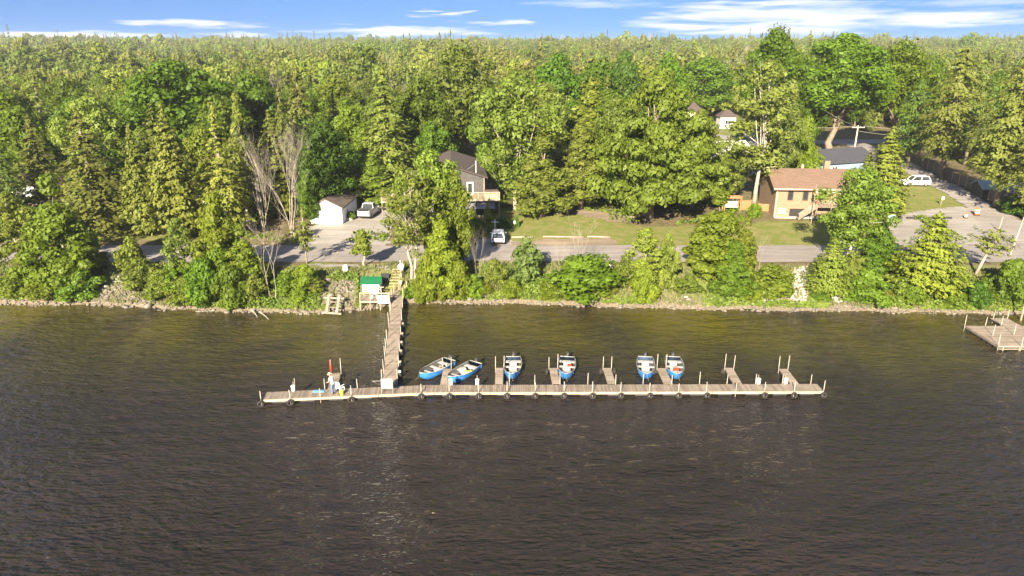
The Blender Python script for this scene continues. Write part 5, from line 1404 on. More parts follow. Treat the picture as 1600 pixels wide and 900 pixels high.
def chair(p, rz, label, m=WHITE):
    o = thing('garden_chair', p, label, 'chair', rz, 'white plastic garden chairs')
    MB().box(0, 0, .42, .50, .48, .04).build('seat', m, o, bevel=.01)
    mb = MB(); mb.box(0, .25, .70, .50, .03, .52, tilt=Matrix.Rotation(-.18, 3, 'X')); mb.build('backrest', m, o, bevel=.01)
    for sx in (-1, 1):
        MB().bar((.25 * sx, -.22, .64), (.25 * sx, .24, .64), .05, .03).build('armrest', m, o)
        for sy in (-1, 1): MB().bar((.22 * sx, .21 * sy, .40), (.25 * sx, .24 * sy, 0), .04, .04).build('leg', m, o)
    return o
p, d = f0(s_at_px(528.5)); chair((p.x, p.y + .75, DZ), R(150), 'white plastic chair on the dock just right of the person')
p, d = f0(s_at_px(533)); small('bucket', (p.x, p.y + .25, DZ), 'yellow bucket on the dock in front of the white chair', 'bucket', [('pail', MB().tube([(0, 0, 0), (0, 0, .34)], [.12, .16], 12), YELLOW), ('handle', MB().tube([(-.16, 0, .33), (-.1, .02, .45), (.1, .02, .45), (.16, 0, .33)], .012, 5), STEEL)])
p, d = f0(s_at_px(493)); small('folded_mat', (p.x, p.y + .95, DZ), 'blue folded mat lying on the dock left of the person', 'mat', [('lower_fold', MB().box(0, 0, .03, .9, .28, .05), BLUEP), ('upper_fold', MB().box(-.05, .01, .075, .7, .24, .035), BLUEP)], .05)

# ------------------------------------------------------------------ shore structures at the pier head
# platform
pf = Pz(562, 471, 1.0); pr = Pz(612, 467, 1.0); pbk = Pz(563, 456, 1.0)
plat = thing('shore_platform', (pf.x, pf.y, 1.0), 'small raised deck with white rails beside the head of the pier', 'deck')
W3 = pr.x - pf.x; D3 = 1.9
mb = MB(); x = 0
while x < D3: mb.box(W3 / 2, x + .07, -.02, W3, .127, .04, 0, mi=gp.randrange(3)); x += .145
tag(mb.build('deck_planks', DK3, plat), kind='stuff')
MB().box(W3 / 2, -.04, -.06, W3, .05, .16).build('front_board', FASCIA, plat)
for x in (.05, W3 * .33, W3 * .66, W3 - .05): MB().box(x, .03, -.5, .1, .1, 1.0).build('leg', WOOD, plat)
for x in (.05, W3 * .35, W3 - .1):
    MB().box(x, .02, .45, .08, .08, .95).build('rail_post', FASCIA, plat); 
for x in (.05, W3 * .35, W3 * .6): MB().box(x, D3, .45, .08, .08, .95).build('rail_post', FASCIA, plat)
MB().box(W3 / 2, -.01, .93, W3, .05, .10).build('top_rail', FASCIA, plat)
MB().box(W3 * .35, D3 + .01, .93, W3 * .7, .05, .10).build('top_rail', FASCIA, plat)
sgn = thing('white_banner', (pf.x + W3 - .75, pf.y - .06, 1.02), 'blank white sheet fixed to the deck rail beside the pier head', 'banner')
MB().box(0, 0, .48, 1.15, .03, .44).build('upper_sheet', WHITE, sgn); MB().box(0, -.003, .02, 1.15, .03, .44).build('lower_sheet', WHITE, sgn)
c = Vector((pf.x + W3 * .42, pf.y + 1.2, 1.0)); chair(c, 0, 'white plastic chair on the raised deck before the green roofed shed')
# shed
p = Pz(565, 455.5, 1.25); shd = thing('green_roof_shed', (p.x, p.y + .35, 1.0), 'small white shed with green roof beside the pier head', 'shed')
MB().box(.95, .9, .45, 1.9, 1.8, 1.3).build('wall', WHITE, shd)
mb = MB(); t = .05
for (y0, z0, y1, z1) in ((-.25, 1.02, .9, 1.52), (.9, 1.52, 2.05, 1.02)):
    mb.add([(-.2, y0, z0), (2.1, y0, z0), (2.1, y1, z1), (-.2, y1, z1), (-.2, y0, z0 + t), (2.1, y0, z0 + t), (2.1, y1, z1 + t), (-.2, y1, z1 + t)], [(0, 3, 2, 1), (4, 5, 6, 7), (0, 1, 5, 4), (2, 3, 7, 6), (1, 2, 6, 5), (0, 4, 7, 3)])
mb.poly([(.0, -.0, 1.1), (0, 1.8, 1.1), (0, .9, 1.5)]); mb.poly([(1.9, 0, 1.1), (1.9, 1.8, 1.1), (1.9, .9, 1.5)])
mb.build('roof', GREENR, shd)
for sx in (-.02, 1.92): MB().box(sx, 0, .5, .08, .06, 1.0).build('corner_trim', GREENR, shd)
MB().box(.95, -.02, .35, .5, .03, 1.0).build('door', WHITE, shd)
small('dark_slab', P(600, 444), 'black slab leaning beside the green roofed shed', 'oblong', [('sheet', MB().box(0, .6, .55, .9, 1.6, .05, tilt=Matrix.Rotation(.35, 3, 'X')), BLACKT), ('batten', MB().box(0, -.1, .32, .9, .06, .06), BLACKT)])  # plain dark slab standing right of the shed
# stairs
s0 = Pz(615, 452, 1.0); s1 = P(615.5, 421)
st = thing('wooden_stairs', (s0.x, s0.y, 1.0), 'yellow wooden stairs climbing from the pier to the roadside', 'stairs')
n = 7; dyy = (s1.y - s0.y) / n; dzz = (s1.z - 1.0) / n
for i in range(n):
    zt_ = max(dzz * (i + 1), Hs(s0.x, s0.y + dyy * (i + .5)) + .12 - 1.0)
    MB().box(0, dyy * (i + .5), zt_, 1.1, dyy * .66, .07).build('tread', YWOOD, st)
for sx in (-.56, .56): MB().bar((sx, 0, -.05), (sx, dyy * n, dzz * n - .05), .05, .22).build('stringer', YWOOD, st)
for sx in (.62,):
    for q in (0, .5, 1): MB().box(sx, dyy * n * q, dzz * n * q + .45, .08, .08, 1.0).build('rail_post', FASCIA, st)
    MB().bar((sx, 0, .95), (sx, dyy * n, dzz * n + .95), .07, .09).build('handrail', FASCIA, st)
# gate platform between stairs and pier
lg = thing('landing', (pa.x, pa.y, 0), 'brown plank landing with yellow posts at the head of the pier', 'landing')
mb = MB(); x = -.1
while x < s0.y - pa.y + .1: mb.box((s0.x - pa.x) * x / max(s0.y - pa.y, 1), x, .78 + .2 * max(x, 0) / (s0.y - pa.y), 1.2, .127, .04, 0, mi=2); x += .145
tag(mb.build('deck_planks', DK3, lg), kind='stuff')
for (x, y_) in ((-.62, .05), (.62, .05), (-.62, 1.6), (.62, 1.6), (.62, 2.8)): MB().box(x, y_, 1.0, .09, .09, 1.7).build('gate_post', YWOOD, lg)
MB().bar((.62, .05, 1.78), (.62, 2.8, 1.9), .06, .08).build('handrail', YWOOD, lg)
p = P(627, 432); small('white_post', (p.x, p.y, p.z), 'white post carrying a rounded white box at the top of the stairs', 'post', [('post', MB().tube([(0, 0, -.1), (0, 0, 1.9)], .06, 8), WHITE), ('box', MB().ball((0, -.05, 1.15), .34, .2, .40, 10, 7), WHITE)])
small('meter_box', (s0.x + .75, s0.y + .2, 1.0), 'small grey box on a stand at the foot of the stairs', 'box', [('stand', MB().box(0, 0, .3, .08, .08, .7), STEEL), ('case', MB().box(0, -.02, .8, .36, .22, .42), STEEL)])
# boat ramp
a0, a1, b0_, b1 = Pz(514, 463, 1.35), Pz(510.5, 491, 0.1), Pz(530.5, 464, 1.35), Pz(526, 492, 0.1)
rm = thing('boat_ramp', (a1.x, a1.y, 0), 'grey timber boat ramp with two rails running down into the water', 'ramp')
L_ = lambda q, dz=0: tuple(Vector(loc(q, rm)) + Vector((0, 0, dz)))
MB().bar(L_(a0, .15), L_(a1, .15), .26, .10).build('rail', WOODA, rm); MB().bar(L_(b0_, .15), L_(b1, .15), .26, .10).build('rail', WOODA, rm)
for q in (.08, .92):
    l_ = Vector(L_(a0)).lerp(Vector(L_(a1)), q); r_ = Vector(L_(b0_)).lerp(Vector(L_(b1)), q); dx_ = (r_ - l_)
    MB().bar(l_ - dx_ * .45, r_ + dx_ * .45, .14, .14).build('cross_beam', FASCIA, rm)
for q in (.3, .6):
    l_ = Vector(L_(a0)).lerp(Vector(L_(a1)), q); r_ = Vector(L_(b0_)).lerp(Vector(L_(b1)), q); MB().bar(l_, r_, .10, .10).build('cross_beam', WOODB, rm)
p = P(540, 423); small('upturned_tub', p, 'white upturned tub at the roadside above the boat ramp', 'tub', [('shell', MB().tube([(0, 0, 0), (0, 0, .65)], [.38, .24], 12), WHITE), ('rim', MB().torus((0, 0, .03), (0, 0, 1), .38, .03, 14, 6), BENCH)])
# stone steps at left
sp0, sp1 = P(185, 440), P(207, 418)
stn = thing('stone_steps', (sp0.x, sp0.y, sp0.z), 'rough pale stone steps climbing the left bank to the road', 'steps')
for i in range(7):
    t = i / 6; q = sp0.lerp(sp1, t); z = Hs(q.x, q.y)
    MB().box(q.x - sp0.x, q.y - sp0.y, z - sp0.z + .06, 1.2 + gp.uniform(-.15, .15), .45, .16, .35 + gp.uniform(-.1, .1)).build('step', ROCKW, stn, bevel=.03)
# driftwood in the water
for (x0, y0, x1, y1, lb) in ((405, 487, 420, 499, 'bare branch lying in the water below the small leafless tree'), (392, 484, 402, 495, 'shorter bare branch in the water left of the longer one')):
    A = Pz(x0, y0, .45); B = Pz(x1, y1, -.02); o = thing('driftwood', (A.x, A.y, 0), lb, 'branch')
    k = Vector(loc(B, o)); MB().tube([(0, 0, .45), k * .5 + Vector((.1, 0, .2)), k], [.06, .045, .03], 6).build('stem', BIRCH, o); MB().tube([k * .5 + Vector((.1, 0, .2)), k * .8 + Vector((-.3, 0, .25))], [.03, .012], 5).build('twig', BIRCH, o)

# ------------------------------------------------------------------ houses
def roof_gable(w, d, zw, rise, oh, axis, th=.16):
    """gable roof over 0..w, 0..d; ridge along axis"""
    mb = MB()
    if axis == 'x':
        y0, y1, ym = -oh, d + oh, d / 2; k = rise / (d / 2); zl = zw - oh * k
        for (ya, za, yb, zb) in ((y0, zl, ym, zw + rise), (ym, zw + rise, y1, zl)):
            mb.add([(-oh, ya, za), (w + oh, ya, za), (w + oh, yb, zb), (-oh, yb, zb), (-oh, ya, za + th), (w + oh, ya, za + th), (w + oh, yb, zb + th), (-oh, yb, zb + th)], [(0, 3, 2, 1), (4, 5, 6, 7), (0, 1, 5, 4), (2, 3, 7, 6), (1, 2, 6, 5), (0, 4, 7, 3)])
    else:
        x0, x1, xm = -oh, w + oh, w / 2; k = rise / (w / 2); zl = zw - oh * k
        for (xa, za, xb, zb) in ((x0, zl, xm, zw + rise), (xm, zw + rise, x1, zl)):
            mb.add([(xa, -oh, za), (xb, -oh, zb), (xb, d + oh, zb), (xa, d + oh, za), (xa, -oh, za + th), (xb, -oh, zb + th), (xb, d + oh, zb + th), (xa, d + oh, za + th)], [(0, 3, 2, 1), (4, 5, 6, 7), (0, 1, 5, 4), (2, 3, 7, 6), (1, 2, 6, 5), (0, 4, 7, 3)])
    return mb
def walls(w, d, zw, rise, axis, z0=-.8):
    mb = MB(); mb.box(w / 2, d / 2, (zw + z0) / 2, w, d, zw - z0)
    if axis == 'x':
        for x in (0.0, w): mb.poly([(x, 0, zw), (x, d, zw), (x, d / 2, zw + rise)])
    else:
        for y_ in (0.0, d): mb.poly([(0, y_, zw), (w, y_, zw), (w / 2, y_, zw + rise)])
    return mb
def window(parent, x, z, w, h, y=-.02, frame=WHITE, pane=GLASS, name='window', t=.08, side=None):
    """on the front face (y) or, with side=x value, on a side face"""
    F_ = MB(); G_ = MB()
    def bx(mb, cx, cz, sx, sz, dep, off):
        if side is None: mb.box(cx, y + off, cz, sx, dep, sz)
        else: mb.box(side + off, cx, cz, dep, sx, sz)
    o1 = 0
    bx(F_, x, z + h / 2 + t / 2, w + 2 * t, t, .10, o1); bx(F_, x, z - h / 2 - t / 2, w + 2 * t, t, .10, o1)
    bx(F_, x - w / 2 - t / 2, z, t, h, .10, o1); bx(F_, x + w / 2 + t / 2, z, t, h, .10, o1)
    if w > .9: bx(F_, x, z, .05, h, .06, o1)
    bx(G_, x, z, w, h, .03, o1)
    f_ = F_.build(name, frame, parent); G_.build('pane', pane, f_); return f_
def house(name, x, y, rz, label, w, d, zw, rise, axis, wm, rm_, oh=.4, cat='house', th=.16):
    o = thing(name, (x, y, Hs(x, y)), label, cat, rz)
    walls(w, d, zw, rise, axis).build('wall', wm, o); roof_gable(w, d, zw, rise, oh, axis, th).build('roof', rm_, o); return o

# white garage
gx1 = Xat(536, 95.3, 3.2); gar = house('garage', gx1 - 4.6, 95.3, R(-2), 'white garage with umber gable roof at the end of the gravel driveway', 4.6, 8.2, 2.35, 1.15, 'y', SIDING, ROOFM, .25, 'garage')
window(gar, 2.6, 1.2, .6, .8, side=4.62, pane=GLASS)
MB().box(2.1, -.02, 1.0, 2.4, .05, 2.0).build('garage_door', SIDING, gar)
for k in range(4): MB().box(2.1, -.055, .45 + .5 * k, 2.4, .02, .03).build('door_groove', CONC, gar)
p = P(502, 348); small('black_frame', p, 'dark metal frame leaning at the left corner of the white garage', 'frame', [('upright', MB().box(0, 0, .5, .08, .08, 1.1), CARD), ('shelf', MB().box(-.4, 0, 1.0, .9, .5, .06), CARD), ('crate', MB().box(-.35, .05, .3, .6, .5, .55), WHITE)])
p = P(546, 344); small('stone_planter', p, 'low stone planter beside the right wall of the white garage', 'planter', [('base', MB().box(0, 0, .15, .9, .5, .35), TANW), ('lip', MB().box(0, 0, .34, 1.0, .6, .05), CONC)])
place('shrub', p.x + .1, p.y + .5, 1.2, 1.6, 'small shrub growing beside the garage planter', 'shrub', None, YL)
# grey house
gz = 3.1
gh = thing('grey_house', (-13.3, 98.0, gz), 'two-storey grey house with dark brown roof and a railed deck', 'house', R(5))
gw, gd, gzw, gr = 9.4, 15.5, 5.7, 1.55
walls(gw, gd, gzw, gr, 'y').build('wall', GREYW, gh); roof_gable(gw, gd, gzw, gr, .45, 'y', .18).build('roof', ROOFD, gh)
window(gh, 7.3, 4.1, .62, 1.55, t=.14); window(gh, 3.0, 4.1, 1.6, 1.2); window(gh, 6.9, .95, 1.7, 1.0, pane=PINKC, t=.12); window(gh, 2.6, 1.0, 1.6, 1.0)
for z in (4.3,): window(gh, 3.0, z, 1.0, 1.0, side=gw + .02)
# deck of the grey house
mb = MB(); dk0, dk1 = -5.2, 11.4
x = dk0
while x < dk1: mb.box(x + .07, -1.25, 2.95, .127, 2.5, .05, 0, mi=gp.randrange(3)); x += .145
tag(mb.build('deck_planks', DK3, gh), kind='stuff')
MB().box((dk0 + dk1) / 2, -2.53, 2.88, dk1 - dk0, .06, .24).build('deck_fascia', FASCIA, gh)
MB().box((dk0 + dk1) / 2, -2.52, 3.98, dk1 - dk0, .08, .09).build('top_rail', FASCIA, gh)
for k in range(12): MB().box(dk0 + .05 + k * (dk1 - dk0 - .1) / 11, -2.5, 3.45, .10, .09, 1.05).build('rail_post', FASCIA, gh)
mb = MB(); x = dk0 + .1
while x < dk1: mb.box(x, -2.5, 3.4, .05, .04, .9); x += .17
tag(mb.build('balusters', YWOOD, gh), kind='stuff')
for x in (dk0 + .1, -1.2, 4.0, 7.9, dk1 - .1): MB().box(x, -2.4, 1.4, .16, .16, 3.0).build('deck_leg', WOODB, gh)
# porch roof below the deck
mb = MB(); mb.box(6.2, -2.0, 2.15, 9.0, 2.6, .10, tilt=Matrix.Rotation(.26, 3, 'X')); mb.build('porch_roof', mat('grey_porch_roof', (.17, .16, .175), (.12, .115, .13), scale=3), gh)
small('deck_box', gh.location + Matrix.Rotation(R(5), 3, 'Z') @ Vector((10.3, -1.3, 2.98)), 'tan wooden box standing on the deck corner of the grey house', 'box', [('body', MB().box(0, 0, .45, 1.9, 1.6, .9), TANW), ('lid', MB().box(0, 0, .95, 2.0, 1.7, .10), ROOFM)], R(5))
p = gh.location + Matrix.Rotation(R(5), 3, 'Z') @ Vector((8.2, .3, 6.1)); small('roof_mast', p, 'thin pale mast with a stay wire standing on the grey house roof', 'mast', [('mast', MB().tube([(0, 0, -.3), (0, 0, 1.9)], .035, 6), WHITE), ('stay_wire', MB().tube([(0, 0, 1.5), (-1.8, -.2, .3)], .018, 4), STEEL)])
# brick house
bz = Hs(48, 98.5)
bh = thing('brick_house', (Xat(1208, 98.8, bz), 98.8, bz), 'raised tan brick house with brown shingle roof and grey entry stairs', 'house', R(-5))
bw_, bd_, bzw, brs = 15.6, 8.8, 4.35, 1.9
walls(bw_, bd_, bzw, brs, 'x').build('wall', BRICK, bh)
roof_gable(bw_, bd_, bzw, brs, .55, 'x', .2).build('roof', ROOFB, bh)
MB().box(bw_ / 2, -.60, bzw - .18, bw_ + 1.1, .08, .26).build('fascia', ROOFB, bh)
DB = mat('dark_frame', (.07, .045, .035), rough=.6)
for x in (2.05, 4.15): window(bh, x, 3.35, .62, 1.5, frame=DB, t=.09)
window(bh, 9.9, 3.5, .75, .9, frame=DB); window(bh, 12.6, 3.4, 1.2, 1.2, frame=DB)
dr_ = MB().box(6.3, -.03, 3.05, 1.0, .10, 2.1).build('door', DB, bh); MB().box(6.3, -.09, 3.3, .6, .03, 1.3).build('door_glass', GLASS, dr_)
MB().box(3.9, .0, .75, 3.4, .12, 1.1).build('basement_opening', DARK, bh)
MB().box(1.1, -.06, .95, 1.0, .10, .75).build('meter_panel', WHITE, bh)
MB().box(8.1, -.06, 3.95, .55, .08, .45).build('wall_sign', WHITE, bh)
MB().box(3.5, -.35, .08, 7.0, .7, .16).build('footing', CONC, bh)
# entry deck and stairs
mb = MB(); x = 5.3
while x < 9.4: mb.box(x + .07, -1.0, 1.95, .127, 1.9, .05, 0, mi=gp.randrange(3)); x += .145
tag(mb.build('entry_planks', DK3, bh), kind='stuff')
MB().box(7.35, -1.97, 2.9, 4.2, .07, .08).build('top_rail', WOOD, bh)
mb = MB(); x = 5.35
while x < 9.4: mb.box(x, -1.96, 2.42, .06, .04, .95); x += .16
tag(mb.build('balusters', WOOD, bh), kind='stuff')
for x in (5.35, 7.3, 9.3): MB().box(x, -1.9, 1.3, .12, .12, 3.2).build('deck_leg', WOODB, bh)
for i in range(8): MB().box(5.05 - i * .28, -1.4, 1.72 - i * .22, .30, 1.0, .05).build('stair_tread', WOOD, bh)
MB().bar((5.3, -1.93, 2.85), (2.9, -1.93, .95), .06, .12).build('handrail', WOOD, bh)
mb = MB(); mb.add([(5.3, -1.9, 2.7), (5.3, -1.9, 1.7), (3.0, -1.9, .0), (3.0, -1.9, .9)], [(0, 1, 2, 3)]); mb.add([(5.3, -1.86, 2.7), (5.3, -1.86, 1.7), (3.0, -1.86, .0), (3.0, -1.86, .9)], [(0, 3, 2, 1)]); mb.build('stair_skirt', WOODB, bh)
# blue grey house behind
hb = house('blue_grey_house', Xat(1281, 125, 5) , 124.5, R(20), 'blue-grey sided house with charcoal gable roof behind the brick house', 12.5, 8.2, 2.9, 1.7, 'x', BLUEW, ROOFK, .5)
MB().box(-.03, 1.6, 1.2, .05, 1.4, 2.0).build('white_door', WHITE, hb)
window(hb, 5.5, 1.6, .9, 1.0, side=-.02)
window(hb, 3, 1.6, 1.2, 1.0)
MB().box(bw_ / 2, -.70, bzw - .08, bw_ + 1.1, .10, .10).build('gutter', CONC, bh)
for x in (.15, bw_ - .15): MB().box(x, -.08, bzw / 2, .09, .08, bzw - .3).build('downpipe', CONC, bh)
MB().box(5.2, 6.4, bzw + 2.0, .35, .35, .8).build('roof_vent', STEEL, bh)
MB().box(9.0, 7.2, bzw + 2.1, .8, .6, 1.5).build('chimney', BRICK, bh)
MB().box(gw - .08, -.04, 2.8, .14, .08, 5.6).build('corner_trim', WOODA, gh)
MB().box(gar_w := 4.56, -.03, 1.1, .10, .06, 2.3).build('corner_trim', CONC, gar)
OFFW = mat('off_white_wall', (.42, .41, .39), (.33, .32, .30), scale=2)
# white pavilion
def hip(w, d, zw, rise, oh):
    mb = MB(); a = [(-oh, -oh, zw), (w + oh, -oh, zw), (w + oh, d + oh, zw), (-oh, d + oh, zw)]; t = (w / 2, d / 2, zw + rise)
    mb.add(a + [t], [(0, 1, 4), (1, 2, 4), (2, 3, 4), (3, 0, 4), (0, 3, 2, 1)]); return mb
def cabin(name, px, D, label, w, d, zw, rise, wm, rm_, cat='cabin', rz=0):
    x = Xat(px, D, 6); o = thing(name, (x - w / 2, D, Hs(x, D)), label, cat, rz)
    MB().box(w / 2, d / 2, zw / 2 - .3, w, d, zw + .6).build('wall', wm, o); hip(w, d, zw, rise, .4).build('roof', rm_, o)
    window(o, w * .5, zw * .55, w * .34, zw * .32); return o
cabin('pavilion', 1137, 200, 'small white pavilion with dark hipped roof seen above the silvery tree', 4.4, 4.0, 3.3, 2.4, OFFW, ROOFD)
cabin('tan_cabin', 1084, 205, 'tan cabin with dark pointed roof at the right side of the giant tree', 5.0, 4.0, 4.2, 2.6, TANW, ROOFD)
cabin('white_cottage', 891, 176, 'white cottage with dark roof showing between the cedars right of centre', 6.0, 5.0, 3.4, 2.0, OFFW, ROOFD)
hb2 = house('white_roof_house', Xat(1088, 140, 5), 140, R(12), 'long pale metal-roofed building glimpsed right of the giant tree', 12, 7, 2.6, 1.3, 'x', CONC, mat('pale_metal_roof', (.62, .58, .55), (.48, .45, .43), rough=.5, scale=1), .4)
window(hb2, 4, 1.4, 1.4, 1.0); MB().box(8, -.03, 1.1, 1.0, .05, 2.0).build('door', CEDARWOOD, hb2)
hb3 = house('white_gable_house', Xat(1172, 128, 5), 128, R(10), 'small white house with dark roof behind the tall poplar', 6, 7, 2.8, 1.5, 'y', WHITE, ROOFK, .4)
window(hb3, 3, 1.5, 1.2, 1.0)
hl = house('dark_cabin', Xat(18, 106, 4), 106, R(-12), 'dark timber cabin with pale window on the far left', 6.5, 6, 3.0, 1.7, 'y', GREYW, ROOFD, .5, 'cabin')
window(hl, 3.6, 2.2, 2.0, 1.5, pane=mat('pale_curtain', (.45, .47, .5), rough=.7)); MB().box(3.2, -1.1, .35, 6.2, 2.2, .12).build('porch', WOODB, hl)
window(hl, 1.0, 2.2, .8, 1.0)
hs = house('teal_roof_shed', Xat(1532, 110, 4), 109.5, R(-12), 'low shed with teal metal roof behind the plank fence', 7.5, 4.5, 1.6, .9, 'x', GREYW, TEAL, .3, 'shed')
window(hs, 2, .9, .8, .6)
cm = thing('camper', (Xat(306, 104, 4), 104, Hs(Xat(306, 104, 4), 104)), 'white camper parked behind the tall twin-trunked cedar', 'camper', R(8))
MB().box(2.2, 1.1, 1.55, 4.4, 2.2, 2.1).build('body', WHITE, cm, bevel=.12); window(cm, 1.2, 1.7, .8, .6); window(cm, 3.2, 1.7, .8, .6)
for x in (1.9, 2.7): MB().tube([(x, .12, .32), (x, -.02, .32)], .32, 12).build('wheel', RUBBER, cm)

# ------------------------------------------------------------------ vehicles
def wheel(o, x, y, r, s):
    t = MB().torus((x, y, r), (0, 1, 0), r * .74, r * .27, 18, 8).build('wheel', RUBBER, o, smooth=True)
    MB().tube([(x, y - .09 * s, r), (x, y + .10 * s, r)], r * .58, 12).build('rim', RIM, t)
def car(name, p, head, label, paint, L, W, Hh, kind, cat='car'):
    o = thing(name, p, label, cat, head)
    xs = np.array([-1, -.97, -.80, -.45, .0, .42, .62, .86, .97, 1.0]) * L / 2
    if kind == 'pickup': bel = [.95, 1.02, 1.05, 1.05, 1.05, 1.05, 1.03, .98, .85, .70]
    else: bel = [.82, .95, 1.0, 1.0, .98, .96, .93, .84, .72, .60]
    bot = [.45, .36, .30, .26, .26, .26, .27, .28, .34, .42]; hw = np.array([.84, .93, .99, 1, 1, 1, .99, .95, .86, .76]) * W / 2
    V = []; Fq = []
    for x, b, zb, w_ in zip(xs, bel, bot, hw):
        b *= Hh / 1.65
        V += [(x, w_ * .93, zb), (x, w_, zb + .25), (x, w_ * .99, b - .10), (x, w_ * .90, b), (x, -w_ * .90, b), (x, -w_ * .99, b - .10), (x, -w_, zb + .25), (x, -w_ * .93, zb)]
    n = len(xs)
    for i in range(n - 1):
        for k in range(8): a = i * 8 + k; b2 = i * 8 + (k + 1) % 8; Fq.append((a, b2, b2 + 8, a + 8))
    Fq += [tuple(range(8)), tuple(range((n - 1) * 8, n * 8))[::-1]]
    mb = MB(); mb.add(V, Fq); mb.build('body', paint, o, smooth=False, bevel=.03)
    zb = .96 * Hh / 1.65
    if kind == 'hatch': c0, c1, t0, t1 = -.96, .46, -.82, .14
    elif kind == 'suv': c0, c1, t0, t1 = -.95, .44, -.80, .16
    else: c0, c1, t0, t1 = -.22, .46, -.16, .22
    wb, wt = W * .445, W * .36
    q = L / 2
    mb = MB(); B_ = [(c0 * q, wb, zb), (c1 * q, wb, zb - .02), (c1 * q, -wb, zb - .02), (c0 * q, -wb, zb)]; T_ = [(t0 * q, wt, Hh - .03), (t1 * q, wt, Hh - .05), (t1 * q, -wt, Hh - .05), (t0 * q, -wt, Hh - .03)]
    mb.add(B_ + T_, [(0, 1, 5, 4), (1, 2, 6, 5), (2, 3, 7, 6), (3, 0, 4, 7)]); mb.build('windows', GLASS, o)
    mb = MB(); mb.box((t0 + t1) / 2 * q, 0, Hh - .02, (t1 - t0) * q + .1, 2 * wt + .08, .07); mb.build('roof', paint, o, bevel=.03)
    mb = MB()
    for k in range(4): mb.bar(B_[k], T_[k], .09, .07)
    for s in (-1, 1):
        for fr_ in ((.5,) if kind != 'pickup' else ()): mb.bar((c0 * q + (c1 - c0) * q * fr_, wb * s * 1.0, zb), (t0 * q + (t1 - t0) * q * .52, wt * s, Hh - .04), .08, .05)
    mb.build('pillars', paint, o)
    for sx in (-.62, .60):
        for s in (-1, 1): wheel(o, sx * q, s * (W / 2 - .09), .35 if kind != 'pickup' else .40, s)
    for s in (-1, 1):
        MB().box(-q + .03, s * W * .37, .82 * Hh / 1.65, .10, .20, .22).build('tail_light', TAIL, o); MB().box(q - .07, s * W * .35, .66, .14, .30, .13).build('headlight', LAMP, o)
        MB().box(c1 * q - .1, s * (W / 2 + .08), zb + .05, .12, .18, .13).build('mirror', paint, o)
    MB().box(-q + .0, 0, .45, .12, W * .8, .16).build('rear_bumper', CARD, o); MB().box(q - .03, 0, .42, .12, W * .72, .20).build('front_grille', CARD, o)
    MB().box(-q - .02, 0, .66, .03, .45, .13).build('number_plate', WHITE, o)
    if kind == 'pickup':
        MB().box(-.62 * q, 0, 1.02 * Hh / 1.65 + .04, L * .36, W * .78, .02).build('bed_liner', CARD, o)
        for s in (-1, 1): MB().box(-.60 * q, s * W * .44, 1.02 * Hh / 1.65 + .06, L * .37, .08, .10).build('bed_rail', paint, o)
        MB().box(-.985 * q, 0, .80, .08, W * .80, .50).build('tailgate', CARW, o)
    else:
        mb = MB(); 
        for s in (-1, 1): mb.box((t0 + t1) / 2 * q, s * wt * .92, Hh + .04, (t1 - t0) * q * .9, .04, .03)
        mb.build('roof_rails', CARD, o)
    return o
p = P(778, 385); car('parked_car', (p.x, p.y + 2.05, Hs(p.x, p.y + 2.05) + .05), R(90), 'white hatchback parked nose-in at the lakeside road by the lawn', CARW, 4.1, 1.78, 1.55, 'hatch')
p = P(1433, 292); car('parked_car', (p.x, p.y + .9, Hs(p.x, p.y) + .08), R(177), 'white sport utility car parked across the grass beside the side road', CARW, 4.6, 1.85, 1.68, 'suv')
p = P(569, 344); q_ = P(590, 326); hd = math.atan2(q_.y - p.y, q_.x - p.x); c = p.lerp(q_, .0) + Vector((math.cos(hd), math.sin(hd), 0)) * 2.4
car('pickup_truck', (c.x, c.y, Hs(c.x, c.y) + .06), hd, 'silver and white pickup truck beside the white garage', CARS, 5.3, 1.95, 1.85, 'pickup', 'truck')

# ------------------------------------------------------------------ roadside things
for i, (px, lb) in enumerate(((1400.5, 'black parking timber beside the pale blue sign, leftmost of the row'), (1425, 'black parking timber, second from the left of the row'), (1455, 'black parking timber behind the tip of the broad pointed cedar'), (1478, 'black parking timber at the right end of the row'))):
    p = P(px, 342.5); o = thing('parking_timber', (p.x, p.y, p.z + .06), lb, 'parking timber', 0, 'black parking timbers in a row on the gravel lot')
    MB().box(0, 0, .14, 1.55, .40, .26).build('beam', BLACKT, o, bevel=.02)
    for s in (-.5, .5): MB().tube([(s, 0, .26), (s, 0, .30)], .03, 6).build('spike', STEEL, o)
def barrel(px, py, s, lb):
    p = P(px, py); o = thing('traffic_barrel', (p.x, p.y, p.z + .08), lb, 'traffic barrel', 0); 
    MB().tube([(0, 0, 0), (0, 0, .9 * s)], [.30 * s, .22 * s], 12).build('drum', ORANGE, o, smooth=True)
    for z in (.3, .6): MB().tube([(0, 0, z * s), (0, 0, (z + .12) * s)], [.285 * s, .27 * s], 12).build('white_band', WHITE, o)
    MB().tube([(0, 0, -.0), (0, 0, .08)], .38 * s, 12).build('base', RUBBER, o)
barrel(1525.5, 337, 1.15, 'larger orange traffic barrel at the mouth of the side road'); barrel(1508.5, 341.5, .7, 'smaller orange and white marker on the gravel lot')
def signpost(px, py, h, w, hh, m, lb, lean=0):
    p = P(px, py); o = thing('sign', (p.x, p.y, p.z), lb, 'sign'); MB().tube([(0, 0, -.1), (lean, 0, h)], .035, 6).build('post', STEEL, o); MB().box(lean * .8, -.05, h - hh / 2, w, .03, hh).build('panel', m, o); return o
signpost(1389, 360, 2.2, 1.05, 1.05, SIGNB, 'pale blue sign on a post at the left edge of the parking lot')
signpost(1469, 321, 1.4, .35, .5, WHITE, 'small white slanted sign on the grass before the parking lot', .25)
